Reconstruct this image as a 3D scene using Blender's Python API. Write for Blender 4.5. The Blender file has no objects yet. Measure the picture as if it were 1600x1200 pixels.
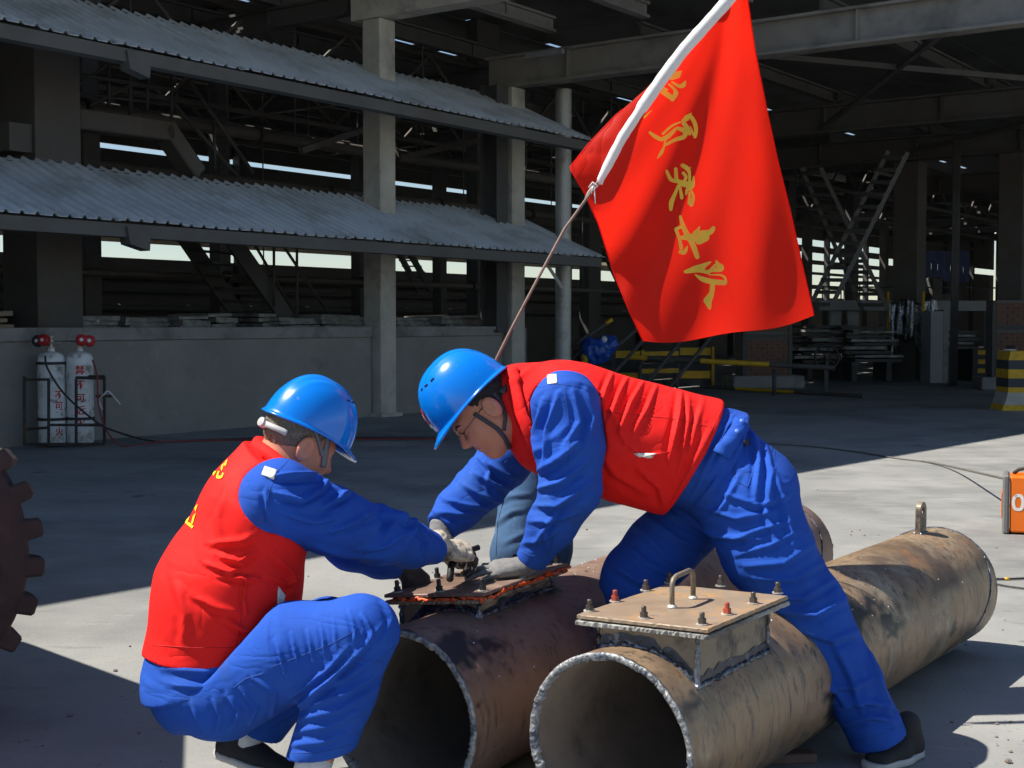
import bpy, bmesh, math, random
import numpy as np
from mathutils import Vector, Matrix
from mathutils.bvhtree import BVHTree

random.seed(7)
rng = np.random.default_rng(7)
R = math.radians
scene = bpy.context.scene
COL = scene.collection

# ------------------------------------------------------------------ camera
FPX, CAMH = 2130.0, 1.35                 # focal length in photo pixels (1600 wide), eye height
PITCH = math.atan(95 / FPX)
cam_d = bpy.data.cameras.new('camera')
cam_d.sensor_width = 36.0
cam_d.lens = 36.0 * FPX / 1600.0
cam_d.clip_start, cam_d.clip_end = 0.05, 2000
cam = bpy.data.objects.new('camera', cam_d)
cam.location = (0, 0, CAMH)
cam.rotation_euler = (math.pi / 2 - PITCH, 0, 0)
COL.objects.link(cam)
scene.camera = cam

# ------------------------------------------------------------------ sky and sun
SUN_EL, SUN_AZ = R(55), R(1)            # light travels towards +X and slightly towards +Y
SUN_DIR = Vector((math.cos(SUN_EL) * math.cos(SUN_AZ), math.cos(SUN_EL) * math.sin(SUN_AZ), -math.sin(SUN_EL)))
world = bpy.data.worlds.new('World')
scene.world = world
world.use_nodes = True
wn = world.node_tree
sky = wn.nodes.new('ShaderNodeTexSky')
sky.sky_type = 'NISHITA'
sky.sun_disc = False
sky.sun_elevation = SUN_EL
sky.sun_rotation = R(270) - SUN_AZ
sky.altitude = 300
sky.air_density, sky.dust_density, sky.ozone_density = 1.0, 0.4, 1.5
bg = wn.nodes['Background']
bg.inputs['Strength'].default_value = 0.078
wn.links.new(sky.outputs['Color'], bg.inputs['Color'])
sun_d = bpy.data.lights.new('sun', 'SUN')
sun_d.energy, sun_d.angle, sun_d.color = 5.0, R(0.5), (1.0, 0.94, 0.84)
sun = bpy.data.objects.new('sun', sun_d)
sun.rotation_euler = SUN_DIR.to_track_quat('-Z', 'Y').to_euler()
sun.location = (-10, -3, 15)
COL.objects.link(sun)
vs = scene.view_settings
vs.view_transform, vs.look, vs.gamma, vs.exposure, vs.use_curve_mapping = 'Standard', 'None', 1.0, 0.6, False
scene.cycles.use_denoising = True
scene.cycles.max_bounces = 6
scene.cycles.diffuse_bounces = 2
scene.cycles.glossy_bounces = 3
scene.cycles.use_adaptive_sampling = True
scene.cycles.adaptive_threshold = 0.03
scene.cycles.sample_clamp_indirect = 4.0

# ------------------------------------------------------------------ measuring helpers (photo pixel -> place)
_cp, _sp = math.cos(PITCH), math.sin(PITCH)
CAM = np.array([0.0, 0.0, CAMH])
def ray(px, py):
    x, y = (px - 800) / FPX, (600 - py) / FPX
    return np.array([x, _cp + y * _sp, -_sp + y * _cp])
def P(px, py, Y):
    r = ray(px, py)
    return CAM + r * (Y / r[1])
def G(px, py, z=0.0):
    r = ray(px, py)
    return CAM + r * ((z - CAMH) / r[2])
def project(v):
    d = np.asarray(v) - CAM
    zc = d[..., 1] * _cp - d[..., 2] * _sp
    yc = d[..., 1] * _sp + d[..., 2] * _cp
    return 800 + FPX * d[..., 0] / zc, 600 - FPX * yc / zc
TH = R(35.5)                             # direction of the long shed
U = np.array([math.sin(TH), math.cos(TH), 0.0])
V = np.array([-math.cos(TH), math.sin(TH), 0.0])
B0 = G(596, 650)
def W(s, t, z):
    return B0 + U * s + V * t + np.array([0, 0, z])
def FS(px, py, t=0.0):                   # photo pixel on the plane t: (s, z)
    r = ray(px, py)
    p = CAM + r * ((np.dot(B0 - CAM, V) + t) / np.dot(r, V))
    return float(np.dot(p - B0, U)), float(p[2])
def FST(px, z, t):                       # s of a pixel column on plane t
    return FS(px, 505, t)[0]

# ------------------------------------------------------------------ objects
ORG = {}
def tag(o, label=None, cat=None, group=None, kind=None):
    if label: o['label'] = label
    if cat: o['category'] = cat
    if group: o['group'] = group
    if kind: o['kind'] = kind
    return o
def empty(name, loc, label, cat, group=None):
    o = bpy.data.objects.new(name, None)
    o.empty_display_size = 0.1
    o.location = loc
    COL.objects.link(o)
    ORG[o.name] = np.array(loc, float)
    return tag(o, label, cat, group)
def mesh_obj(name, verts, faces, mat=None, parent=None, smooth=False, origin=None, sharp=None):
    verts = np.asarray(verts, float)
    if parent is not None:
        o_w = ORG[parent.name]
    elif origin is not None:
        o_w = np.array(origin, float)
    else:
        o_w = np.zeros(3)
    me = bpy.data.meshes.new(name)
    me.from_pydata((verts - o_w).tolist(), [], [list(map(int, f)) for f in faces])
    if smooth:
        me.polygons.foreach_set('use_smooth', [True] * len(me.polygons))
    me.update()
    if smooth and sharp:
        try: me.set_sharp_from_angle(angle=R(sharp))
        except Exception: pass
    if mat: me.materials.append(mat)
    o = bpy.data.objects.new(name, me)
    COL.objects.link(o)
    if parent is not None:
        o.parent = parent
    else:
        o.location = o_w
    ORG[o.name] = o_w
    return o

class MB:
    def __init__(s): s.v, s.f = [], []
    def add(s, verts, faces):
        n = len(s.v)
        s.v += [np.asarray(q, float) for q in verts]
        s.f += [[n + i for i in f] for f in faces]
        return s
    def hexa(s, c):                      # 8 corners: bottom ring 0-3, top ring 4-7
        return s.add(c, [(3, 2, 1, 0), (4, 5, 6, 7), (0, 1, 5, 4), (1, 2, 6, 5), (2, 3, 7, 6), (3, 0, 4, 7)])
    def box(s, x0, x1, y0, y1, z0, z1, tf=None):
        c = [(x0, y0, z0), (x1, y0, z0), (x1, y1, z0), (x0, y1, z0), (x0, y0, z1), (x1, y0, z1), (x1, y1, z1), (x0, y1, z1)]
        if tf: c = [tf(*q) for q in c]
        return s.hexa(c)
    def wbox(s, s0, s1, t0, t1, z0, z1): return s.box(s0, s1, t0, t1, z0, z1, W)
    def bar(s, a, b, w, h, up=(0, 0, 1)):
        a, b = np.asarray(a, float), np.asarray(b, float)
        d = (b - a) / np.linalg.norm(b - a)
        x = np.cross(d, up); x /= np.linalg.norm(x)
        y = np.cross(x, d)
        o = [(-w / 2, -h / 2), (w / 2, -h / 2), (w / 2, h / 2), (-w / 2, h / 2)]
        return s.hexa([a + x * p + y * q for p, q in o] + [b + x * p + y * q for p, q in o])
    def tube(s, pts, r, n=10, cap=True):
        pts = [np.asarray(p, float) for p in pts]
        rs = r if hasattr(r, '__len__') else [r] * len(pts)
        ref = np.array([0.13, 0.27, 0.95])
        base = len(s.v); vs_ = []
        for i, p in enumerate(pts):
            d = pts[min(i + 1, len(pts) - 1)] - pts[max(i - 1, 0)]
            d = d / (np.linalg.norm(d) + 1e-9)
            if i == 0:
                if abs(np.dot(d, ref)) > .9: ref = np.array([1.0, .1, .05])
                x = np.cross(d, ref)
            else:
                x = x - d * np.dot(x, d)
            x = x / np.linalg.norm(x); y = np.cross(d, x)
            for k in range(n):
                a = 2 * math.pi * k / n
                vs_.append(p + (x * math.cos(a) + y * math.sin(a)) * rs[i])
        fs = []
        for i in range(len(pts) - 1):
            for k in range(n):
                fs.append((i * n + k, i * n + (k + 1) % n, (i + 1) * n + (k + 1) % n, (i + 1) * n + k))
        if cap:
            fs.append(tuple(range(n))[::-1]); fs.append(tuple((len(pts) - 1) * n + k for k in range(n)))
        return s.add(vs_, fs)
    def cyl(s, a, b, r, n=16, r2=None): return s.tube([a, b], [r, r if r2 is None else r2], n)
    def lathe(s, prof, c, n=24, axis=(0, 0, 1), close=True):   # prof: (radius, height)
        ax = np.asarray(axis, float); ax /= np.linalg.norm(ax)
        ref = np.array([1.0, 0, 0]) if abs(ax[0]) < .9 else np.array([0, 1.0, 0])
        x = np.cross(ax, ref); x /= np.linalg.norm(x); y = np.cross(ax, x)
        c = np.asarray(c, float); vs_ = []
        for r, h in prof:
            for k in range(n):
                a = 2 * math.pi * k / n
                vs_.append(c + ax * h + (x * math.cos(a) + y * math.sin(a)) * r)
        fs = []
        for i in range(len(prof) - 1):
            for k in range(n):
                fs.append((i * n + k, i * n + (k + 1) % n, (i + 1) * n + (k + 1) % n, (i + 1) * n + k))
        if close:
            fs.append(tuple(range(n))[::-1]); fs.append(tuple((len(prof) - 1) * n + k for k in range(n)))
        return s.add(vs_, fs)
    def prism(s, poly, off):             # polygon (3D points) extruded by vector off
        n = len(poly); off = np.asarray(off, float)
        vs_ = [np.asarray(p, float) for p in poly] + [np.asarray(p, float) + off for p in poly]
        return s.add(vs_, [tuple(range(n))[::-1], tuple(range(n, 2 * n))] + [(i, (i + 1) % n, n + (i + 1) % n, n + i) for i in range(n)])
    def build(s, name, mat, parent=None, smooth=False, origin=None, sharp=None, bevel=None):
        if origin == 'base':
            a = np.array(s.v); origin = (a[:, 0].mean(), a[:, 1].mean(), a[:, 2].min())
        o = mesh_obj(name, s.v, s.f, mat, parent, smooth, origin, sharp)
        bm = bmesh.new(); bm.from_mesh(o.data); bmesh.ops.recalc_face_normals(bm, faces=bm.faces)
        if bevel:
            bmesh.ops.bevel(bm, geom=[e for e in bm.edges], offset=bevel, segments=1, affect='EDGES', profile=.5)
        bm.to_mesh(o.data); bm.free()
        if smooth: o.data.polygons.foreach_set('use_smooth', [True] * len(o.data.polygons))
        if smooth and sharp:
            try: o.data.set_sharp_from_angle(angle=R(sharp))
            except Exception: pass
        return o

# ------------------------------------------------------------------ materials
def mat(name, col, rough=.7, metal=0., var=.18, scale=6., bump=.15, bscale=60., bdist=.004, dirt=None, streak=None,
        spec=.5, transl=None, sheen=0., coat=0., detail=4, wrinkle=None):
    m = bpy.data.materials.new(name); m.use_nodes = True
    nt = m.node_tree; N = nt.nodes; L = nt.links
    b = N['Principled BSDF']
    tc = N.new('ShaderNodeTexCoord')
    n1 = N.new('ShaderNodeTexNoise'); n1.inputs['Scale'].default_value = scale; n1.inputs['Detail'].default_value = detail
    n1.inputs['Roughness'].default_value = .62
    L.new(tc.outputs['Object'], n1.inputs['Vector'])
    mr = N.new('ShaderNodeMapRange'); mr.inputs[1].default_value = .3; mr.inputs[2].default_value = .7
    mr.inputs[3].default_value = 1 - var; mr.inputs[4].default_value = 1 + var
    L.new(n1.outputs['Fac'], mr.inputs['Value'])
    mx = N.new('ShaderNodeVectorMath'); mx.operation = 'SCALE'
    mx.inputs[0].default_value = col[:3]
    L.new(mr.outputs['Result'], mx.inputs['Scale'])
    out = mx.outputs['Vector']
    def mixin(out, fac_socket, c):
        mm = N.new('ShaderNodeMix'); mm.data_type = 'RGBA'
        L.new(fac_socket, mm.inputs['Factor']); L.new(out, mm.inputs['A']); mm.inputs['B'].default_value = (*c[:3], 1)
        return mm.outputs['Result']
    for d in ([dirt] if dirt and not isinstance(dirt, list) else (dirt or [])):       # (colour, scale, low, high[, stretch])
        n2 = N.new('ShaderNodeTexNoise'); n2.inputs['Scale'].default_value = d[1]; n2.inputs['Detail'].default_value = 4
        n2.inputs['Roughness'].default_value = .68
        if len(d) > 4:
            mp = N.new('ShaderNodeMapping'); mp.inputs['Scale'].default_value = d[4]
            mp.inputs['Location'].default_value = (d[1], d[1] * .37, 1.3)
            L.new(tc.outputs['Object'], mp.inputs['Vector']); L.new(mp.outputs['Vector'], n2.inputs['Vector'])
        else:
            L.new(tc.outputs['Object'], n2.inputs['Vector'])
        r2 = N.new('ShaderNodeMapRange'); r2.inputs[1].default_value = d[2]; r2.inputs[2].default_value = d[3]
        L.new(n2.outputs['Fac'], r2.inputs['Value'])
        out = mixin(out, r2.outputs['Result'], d[0])
    L.new(out, b.inputs['Base Color'])
    b.inputs['Metallic'].default_value = metal
    b.inputs['Specular IOR Level'].default_value = spec
    if sheen: b.inputs['Sheen Weight'].default_value = sheen
    if coat: b.inputs['Coat Weight'].default_value = coat; b.inputs['Coat Roughness'].default_value = .08
    rr = N.new('ShaderNodeMapRange'); rr.inputs[1].default_value = .3; rr.inputs[2].default_value = .7
    rr.inputs[3].default_value = max(.03, rough - .1); rr.inputs[4].default_value = min(1, rough + .1)
    L.new(n1.outputs['Fac'], rr.inputs['Value']); L.new(rr.outputs['Result'], b.inputs['Roughness'])
    if bump:
        n3 = N.new('ShaderNodeTexNoise'); n3.inputs['Scale'].default_value = bscale; n3.inputs['Detail'].default_value = 2
        L.new(tc.outputs['Object'], n3.inputs['Vector'])
        bp = N.new('ShaderNodeBump'); bp.inputs['Strength'].default_value = bump; bp.inputs['Distance'].default_value = bdist
        L.new(n3.outputs['Fac'], bp.inputs['Height']); L.new(bp.outputs['Normal'], b.inputs['Normal'])
        if wrinkle:                                     # (scale, stretch, strength, distance): fine creases
            mp = N.new('ShaderNodeMapping'); mp.inputs['Scale'].default_value = wrinkle[1]; mp.inputs['Rotation'].default_value = (.3, .5, .6)
            L.new(tc.outputs['Object'], mp.inputs['Vector'])
            n4 = N.new('ShaderNodeTexNoise'); n4.inputs['Scale'].default_value = wrinkle[0]; n4.inputs['Detail'].default_value = 2; n4.inputs['Distortion'].default_value = .6
            L.new(mp.outputs['Vector'], n4.inputs['Vector'])
            m1 = N.new('ShaderNodeMath'); m1.operation = 'SUBTRACT'; m1.inputs[1].default_value = .5; L.new(n4.outputs['Fac'], m1.inputs[0])
            m2 = N.new('ShaderNodeMath'); m2.operation = 'ABSOLUTE'; L.new(m1.outputs[0], m2.inputs[0])
            m3 = N.new('ShaderNodeMath'); m3.operation = 'POWER'; m3.inputs[1].default_value = .6; L.new(m2.outputs[0], m3.inputs[0])
            b2 = N.new('ShaderNodeBump'); b2.inputs['Strength'].default_value = wrinkle[2]; b2.inputs['Distance'].default_value = wrinkle[3]
            L.new(m3.outputs[0], b2.inputs['Height']); L.new(bp.outputs['Normal'], b2.inputs['Normal']); L.new(b2.outputs['Normal'], b.inputs['Normal'])
    if transl:
        tr = N.new('ShaderNodeBsdfTranslucent'); L.new(out, tr.inputs['Color'])
        ms = N.new('ShaderNodeMixShader'); ms.inputs['Fac'].default_value = transl
        L.new(b.outputs['BSDF'], ms.inputs[1]); L.new(tr.outputs['BSDF'], ms.inputs[2])
        L.new(ms.outputs['Shader'], N['Material Output'].inputs['Surface'])
    return m

M = {}
M['ground'] = mat('yard_concrete', (.268, .270, .260), .82, var=.16, scale=.7, bump=.35, bscale=55, bdist=.006, spec=.35,
                  dirt=[((.155, .157, .155), .42, .47, .66), ((.32, .318, .30), 1.6, .54, .74), ((.13, .13, .13), 3.2, .60, .78, (.35, 1.6, 1)), ((.31, .305, .285), 9, .62, .74, (.5, 2, 1)), ((.16, .16, .155), 42, .60, .72), ((.085, .083, .08), 1.25, .655, .72), ((.12, .118, .112), 7, .67, .73, (.22, 1.5, 1))])
M['wall'] = mat('rough_render_wall', (.27, .255, .23), .9, var=.14, scale=1.3, bump=.5, bscale=30, bdist=.012,
                dirt=[((.16, .16, .156), 1.1, .60, .78), ((.34, .33, .315), 3.5, .6, .8)])
M['coping'] = mat('coping_concrete', (.28, .27, .25), .9, var=.15, scale=2, bump=.4, bscale=40, bdist=.008, dirt=((.09, .09, .085), 1.5, .5, .75))
M['conc'] = mat('column_concrete', (.52, .49, .42), .88, var=.16, scale=2.5, bump=.4, bscale=25, bdist=.008, dirt=[((.22, .21, .19), 1.7, .52, .78), ((.52, .50, .45), 9, .6, .75)])
M['steelcol'] = mat('sooty_steel', (.095, .088, .082), .7, var=.2, scale=2, bump=.2, dirt=[((.09, .07, .055), 1.2, .48, .7), ((.2, .13, .09), 3, .64, .78)])
M['beam'] = mat('grey_beam_paint', (.26, .245, .22), .6, var=.12, scale=2, bump=.15, dirt=((.12, .11, .10), 1.2, .5, .75))
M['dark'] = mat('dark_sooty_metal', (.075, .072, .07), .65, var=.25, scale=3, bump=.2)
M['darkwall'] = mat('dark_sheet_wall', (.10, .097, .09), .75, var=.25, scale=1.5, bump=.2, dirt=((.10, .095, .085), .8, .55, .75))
M['roof'] = mat('roof_sheet_grey', (.19, .19, .185), .6, var=.15, scale=1.2, bump=.1, dirt=((.07, .06, .055), .8, .5, .75))
M['awn'] = mat('galvanised_blue_grey_sheet', (.66, .70, .73), .55, metal=.0, var=.12, scale=1.4, bump=.1, dirt=[((.34, .34, .33), 1.1, .48, .78, (1, 1, 1)), ((.30, .25, .2), 4, .66, .85)])
M['eave'] = mat('eave_angle_paint', (.12, .117, .11), .65, var=.15, scale=2, bump=.15, dirt=((.10, .09, .08), 1.5, .5, .75))
M['pole'] = mat('galvanised_pole', (.42, .42, .40), .45, metal=.4, var=.15, scale=5, dirt=((.25, .2, .16), 3, .55, .75))
M['slab'] = mat('grey_plate_stack', (.34, .34, .32), .6, var=.3, scale=4, bump=.3, bscale=15, dirt=((.14, .13, .12), 2.5, .45, .62))
M['cream'] = mat('cream_sheet', (.62, .56, .40), .6, var=.1, scale=2, transl=.3)
M['yellow'] = mat('traffic_yellow', (.72, .42, .02), .6, var=.15, scale=6, dirt=((.3, .2, .06), 5, .58, .75))
M['black'] = mat('black_paint', (.02, .02, .022), .55, var=.2, scale=6)
M['charcoal'] = mat('charcoal_stripe', (.05, .053, .06), .6, var=.2, scale=6)
M['pipe1'] = mat('weathered_steel_tan', (.33, .225, .135), .42, metal=.2, var=.22, scale=5, bump=.2, bscale=70, bdist=.002,
                 dirt=[((.14, .10, .075), 2.2, .45, .64), ((.40, .32, .22), 3.2, .52, .66), ((.36, .17, .07), 6, .60, .72), ((.10, .075, .06), 34, .54, .68, (1, 1, .18)), ((.17, .125, .10), 70, .56, .66, (1, 1, .12)), ((.04, .037, .036), 1.5, .575, .63, (1, 1, 2.0)), ((.50, .44, .34), 16, .68, .74)])
M['pipe2'] = mat('weathered_steel_brown', (.25, .165, .13), .52, metal=.12, var=.18, scale=5, bump=.2, bscale=70, bdist=.002,
                 dirt=[((.16, .092, .072), 2.4, .46, .68), ((.33, .23, .16), 3.4, .58, .74), ((.10, .07, .058), 40, .55, .68, (1, 1, .16)), ((.03, .027, .028), 1.9, .56, .61, (1, 1, 2.0))])
M['inside'] = mat('pipe_inside_scale', (.27, .225, .19), .75, var=.25, scale=6, bump=.35, bscale=40, dirt=((.12, .10, .09), 3, .5, .72))
M['cut'] = mat('torch_cut_steel', (.30, .31, .32), .5, metal=.35, var=.5, scale=45, bump=.9, bscale=110, bdist=.006, dirt=[((.09, .105, .14), 22, .46, .60), ((.46, .45, .42), 60, .60, .72)])
M['plate'] = mat('rusty_plate', (.30, .225, .155), .58, metal=.1, var=.16, scale=7, bump=.15, bscale=80, bdist=.002, dirt=[((.46, .26, .10), 5, .5, .68), ((.26, .22, .18), 4, .52, .68), ((.16, .12, .09), 12, .62, .74)])
M['plate2'] = mat('brown_plate', (.20, .13, .10), .5, metal=.1, var=.2, scale=7, bump=.2, bscale=60, dirt=((.40, .30, .2), 6, .56, .72))
M['neck'] = mat('welded_collar_steel', (.25, .205, .15), .55, metal=.15, var=.22, scale=9, bump=.3, bscale=50, dirt=[((.055, .05, .05), 7, .5, .64), ((.36, .31, .24), 9, .58, .72)])
M['weld'] = mat('weld_bead', (.17, .19, .23), .35, metal=.6, var=.5, scale=40, bump=.8, bscale=90, bdist=.004, dirt=((.03, .03, .035), 22, .48, .62))
M['heat'] = mat('heat_tinted_steel', (.035, .042, .065), .32, metal=.5, var=.5, scale=25, bump=.6, bscale=70, bdist=.003, dirt=((.20, .23, .30), 16, .55, .66))
M['bolt'] = mat('dark_bolt', (.10, .085, .075), .5, metal=.5, var=.3, scale=30)
M['rbolt'] = mat('red_bolt', (.35, .06, .03), .55, var=.3, scale=30)
M['spatter'] = mat('weld_tack', (.55, .53, .48), .45, metal=.3, var=.4, scale=60, bump=.6)
M['sealant'] = mat('orange_sealant', (.75, .10, .02), .45, var=.35, scale=25, bump=.6, bscale=50, bdist=.008)
M['blue'] = mat('blue_workwear', (.019, .086, .45), .85, var=.10, scale=4, bump=.10, bscale=900, bdist=.0015, spec=.2, wrinkle=(6, (1, 1, 2.2), .30, .018), dirt=[((.03, .075, .28), 7, .60, .80), ((.035, .12, .47), 3, .56, .76)])
M['blue2'] = mat('blue_workwear_seam', (.016, .072, .33), .85, var=.06, scale=5, bump=.1, bscale=900, bdist=.0015)
M['red'] = mat('red_vest_cloth', (.86, .016, .014), .78, var=.04, scale=4, bump=.08, bscale=900, bdist=.0015, spec=.2, wrinkle=(7, (1, 1, 1), .35, .018))
M['red2'] = mat('red_vest_seam', (.55, .006, .008), .8, var=.04, scale=4)
M['flag'] = mat('red_flag_satin', (.95, .022, .008), .6, var=.03, scale=3, bump=.05, bscale=600, bdist=.001, transl=.6, spec=.3, wrinkle=(6, (1, 1, .5), .35, .02))
M['gold'] = mat('gold_print', (.92, .76, .07), .5, var=.10, scale=12, transl=.35)
M['whitecloth'] = mat('white_sleeve_cloth', (.80, .80, .80), .7, var=.04, scale=8, bump=.2, bscale=60, transl=.15)
M['helmet'] = mat('blue_helmet_plastic', (.0, .20, .78), .22, var=.03, scale=6, bump=.0, spec=.5, coat=.35, dirt=((.12, .28, .66), 34, .66, .80))
M['skin'] = mat('skin', (.62, .245, .14), .55, var=.07, scale=18, bump=.12, bscale=160, bdist=.001, dirt=((.50, .20, .14), 14, .55, .75))
M['lips'] = mat('lips', (.50, .20, .14), .45, var=.1, scale=30)
M['hair'] = mat('dark_hair', (.022, .018, .016), .6, var=.4, scale=90, bump=.8, bscale=350, bdist=.004)
M['hair2'] = mat('greying_hair', (.16, .135, .10), .7, var=.5, scale=140, bump=.8, bscale=350, bdist=.004)
M['strap'] = mat('dark_grey_webbing', (.055, .055, .06), .7, var=.1, scale=20)
M['strap2'] = mat('grey_webbing', (.20, .19, .19), .7, var=.1, scale=20)
M['whiteplastic'] = mat('white_plastic', (.50, .49, .485), .35, var=.05, scale=8, bump=0)
M['glove1'] = mat('grey_knit_glove', (.21, .21, .21), .9, var=.2, scale=30, bump=.8, bscale=420, bdist=.003, dirt=((.13, .13, .135), 14, .52, .7))
M['glove2'] = mat('beige_leather_glove', (.50, .44, .34), .8, var=.2, scale=14, bump=.5, bscale=120, bdist=.003, dirt=[((.10, .09, .085), 11, .5, .62), ((.62, .57, .48), 8, .6, .75)])
M['glove3'] = mat('black_coated_glove', (.028, .028, .03), .6, var=.3, scale=25, bump=.5, bscale=200, bdist=.003, dirt=((.24, .25, .28), 11, .6, .7))
M['shoe'] = mat('black_shoe_mesh', (.022, .022, .025), .8, var=.3, scale=20, bump=.5, bscale=300, bdist=.003)
M['sole'] = mat('pale_shoe_sole', (.50, .49, .47), .7, var=.12, scale=20, bump=.2)
M['sock'] = mat('white_sock', (.68, .70, .74), .9, var=.1, scale=30, bump=.5, bscale=300)
M['jeans'] = mat('faded_jeans', (.04, .10, .21), .9, var=.3, scale=9, bump=.4, bscale=500, bdist=.002, dirt=((.13, .24, .38), 6, .56, .74))
M['navy'] = mat('navy_jacket', (.015, .02, .05), .85, var=.1, scale=8)
M['cylwhite'] = mat('chipped_white_paint', (.80, .80, .77), .55, var=.08, scale=5, bump=.15, dirt=[((.12, .105, .09), 7, .57, .68), ((.38, .36, .33), 3.5, .5, .7)])
M['redpaint'] = mat('red_paint', (.55, .02, .02), .5, var=.1, scale=20)
M['gauge'] = mat('red_gauge_cover', (.45, .012, .015), .5, var=.15, scale=30)
M['rustframe'] = mat('black_rusty_frame', (.05, .042, .036), .7, var=.3, scale=8, dirt=((.17, .10, .045), 5, .58, .72))
M['brass'] = mat('brass_fitting', (.45, .42, .36), .4, metal=.5, var=.2, scale=20)
M['hose'] = mat('dark_hose', (.03, .028, .028), .6, var=.2, scale=10)
M['redhose'] = mat('red_hose', (.28, .05, .04), .6, var=.2, scale=10)
M['cable'] = mat('grey_cable', (.12, .115, .10), .7, var=.3, scale=10)
M['orange'] = mat('orange_machine_paint', (.85, .17, .008), .38, var=.05, scale=6, bump=.05, spec=.5)
M['greyplastic'] = mat('grey_machine_plastic', (.17, .17, .17), .55, var=.1, scale=10)
M['whitepaint'] = mat('white_paint', (.78, .76, .72), .6, var=.1, scale=20)
M['tyre'] = mat('dusty_brown_rubber', (.05, .036, .032), .85, var=.3, scale=9, bump=.5, bscale=35, bdist=.008, dirt=((.10, .065, .055), 5, .5, .75))
M['rim'] = mat('grey_rim_steel', (.34, .33, .32), .5, metal=.3, var=.2, scale=8)
M['vehicle'] = mat('faded_machine_yellow', (.50, .28, .03), .5, var=.15, scale=3)
M['brick'] = mat('dusty_brick', (.20, .10, .065), .9, var=.3, scale=9, bump=.4, bscale=40, dirt=((.13, .105, .09), 6, .5, .7))
M['mortar'] = mat('grey_mortar', (.17, .165, .155), .9, var=.2, scale=8, bump=.4, bscale=40)
M['tarp'] = mat('black_plastic_tarp', (.30, .31, .33), .30, metal=.75, var=.3, scale=6, bump=.3, bscale=18, bdist=.03, spec=.6, dirt=((.03, .03, .032), 5, .53, .62, (1, 1, .5)))
M['bluetarp'] = mat('blue_plastic', (.02, .085, .42), .35, var=.2, scale=9, bump=.3, bscale=20)
M['paleboard'] = mat('pale_grey_panel', (.27, .28, .29), .5, var=.1, scale=3, dirt=((.25, .24, .23), 2.5, .55, .75))
M['bluesheet'] = mat('blue_wall_sheet', (.02, .04, .14), .6, var=.2, scale=2)
M['bamboo'] = mat('brown_stick', (.19, .125, .10), .6, var=.2, scale=30, bump=.3, bscale=60)
M['string'] = mat('white_string', (.75, .73, .70), .8, var=.1, scale=30)
M['lens'] = mat('spectacle_metal', (.10, .09, .085), .3, metal=.7, var=.1, scale=20, bump=0)
M['stone'] = mat('small_rubble', (.22, .19, .16), .9, var=.35, scale=30, bump=.6, bscale=60, dirt=((.10, .06, .045), 9, .5, .65))
M['wood'] = mat('old_timber', (.16, .10, .08), .8, var=.3, scale=12, bump=.4, bscale=40)
M['reflect'] = mat('reflective_tape', (.80, .79, .74), .35, var=.05, scale=20, bump=0)
M['yprint'] = mat('yellow_print', (.85, .60, .02), .6, var=.08, scale=20)
M['button'] = mat('blue_button', (.05, .15, .62), .35, var=.05, scale=10, bump=0)

# ================================================================== SETTING
gr = MB()
gr.add([(-300, -60, 0), (300, -60, 0), (300, 500, 0), (-300, 500, 0)], [(0, 1, 2, 3)])
tag(gr.build('ground', M['ground']), kind='structure')
dk = MB(); dk.wbox(-16, 4.3, .42, 12.4, 0.004, 1.27)
tag(dk.build('dock_floor', M['coping']), kind='structure')

# ---- low yard wall with coping
wl = empty('yard_wall', W(-5, 0, 0), 'low rendered concrete yard wall running behind the two gas cylinders', 'wall')
m = MB(); m.wbox(-16, -.22, .0, .40, 0, 1.145); m.wbox(.22, 3.0, .0, .40, 0, 1.145); m.build('wall_face', M['wall'], wl)
m = MB(); m.wbox(-16, -.215, -.03, .43, 1.148, 1.30); m.wbox(.215, 3.0, -.03, .43, 1.148, 1.30); m.build('coping', M['coping'], wl, bevel=.008)

# ---- columns
def column(name, s, t, w, d, z0, z1, m_, label, flange=False):
    o = empty(name, W(s, t, z0), label, 'column', 'columns of the shed')
    b = MB()
    if flange:
        b.wbox(s - w / 2, s + w / 2, t - d / 2, t - d / 2 + .03, z0, z1)
        b.wbox(s - w / 2, s + w / 2, t + d / 2 - .03, t + d / 2, z0, z1)
        b.wbox(s - .02, s + .02, t - d / 2 + .03, t + d / 2 - .03, z0, z1)
        b.build('flanged_shaft', m_, o)
    else:
        b.wbox(s - w / 2, s + w / 2, t - d / 2, t + d / 2, z0, z1)
        b.build('shaft', m_, o, bevel=.015)
    b = MB(); b.wbox(s - w / 2 - .06, s + w / 2 + .06, t - d / 2 - .06, t + d / 2 + .06, z0, z0 + .05); b.build('base_plate', m_, o)
    return o
column('concrete_column', 0, .02, .34, .34, 0, 5.70, M['conc'], 'pale square concrete column splitting the low yard wall under the roof beam')
sA = FST(62, 0, .75)
oA = empty('steel_column', W(sA, .75, 1.27), 'wide dark boxed steel column standing on the wall at the left edge', 'column', 'columns of the shed')
b = MB(); b.wbox(sA - .20, sA + .42, .5, .53, 1.27, 7.38); b.wbox(sA - .20, sA + .42, 1.12, 1.15, 1.27, 7.38); b.wbox(sA + .39, sA + .42, .53, 1.12, 1.27, 7.38); b.wbox(sA - .2, sA - .17, .53, 1.12, 1.27, 7.38); b.build('boxed_shaft', M['steelcol'], oA)
b = MB(); b.wbox(sA - .5, sA - .205, .55, 1.1, 3.3, 3.62); b.build('side_bracket', M['steelcol'], oA)
sC = FST(797, 0, .1)
column('concrete_column', sC, .1, .36, .36, 0, 5.2, M['conc'], 'grey concrete column just behind the flag stick, second of the pale columns')
column('steel_column', sC - .42, .12, .3, .34, 1.2, 5.2, M['dark'], 'narrow dark steel column pressed against the second pale column', True)
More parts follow.
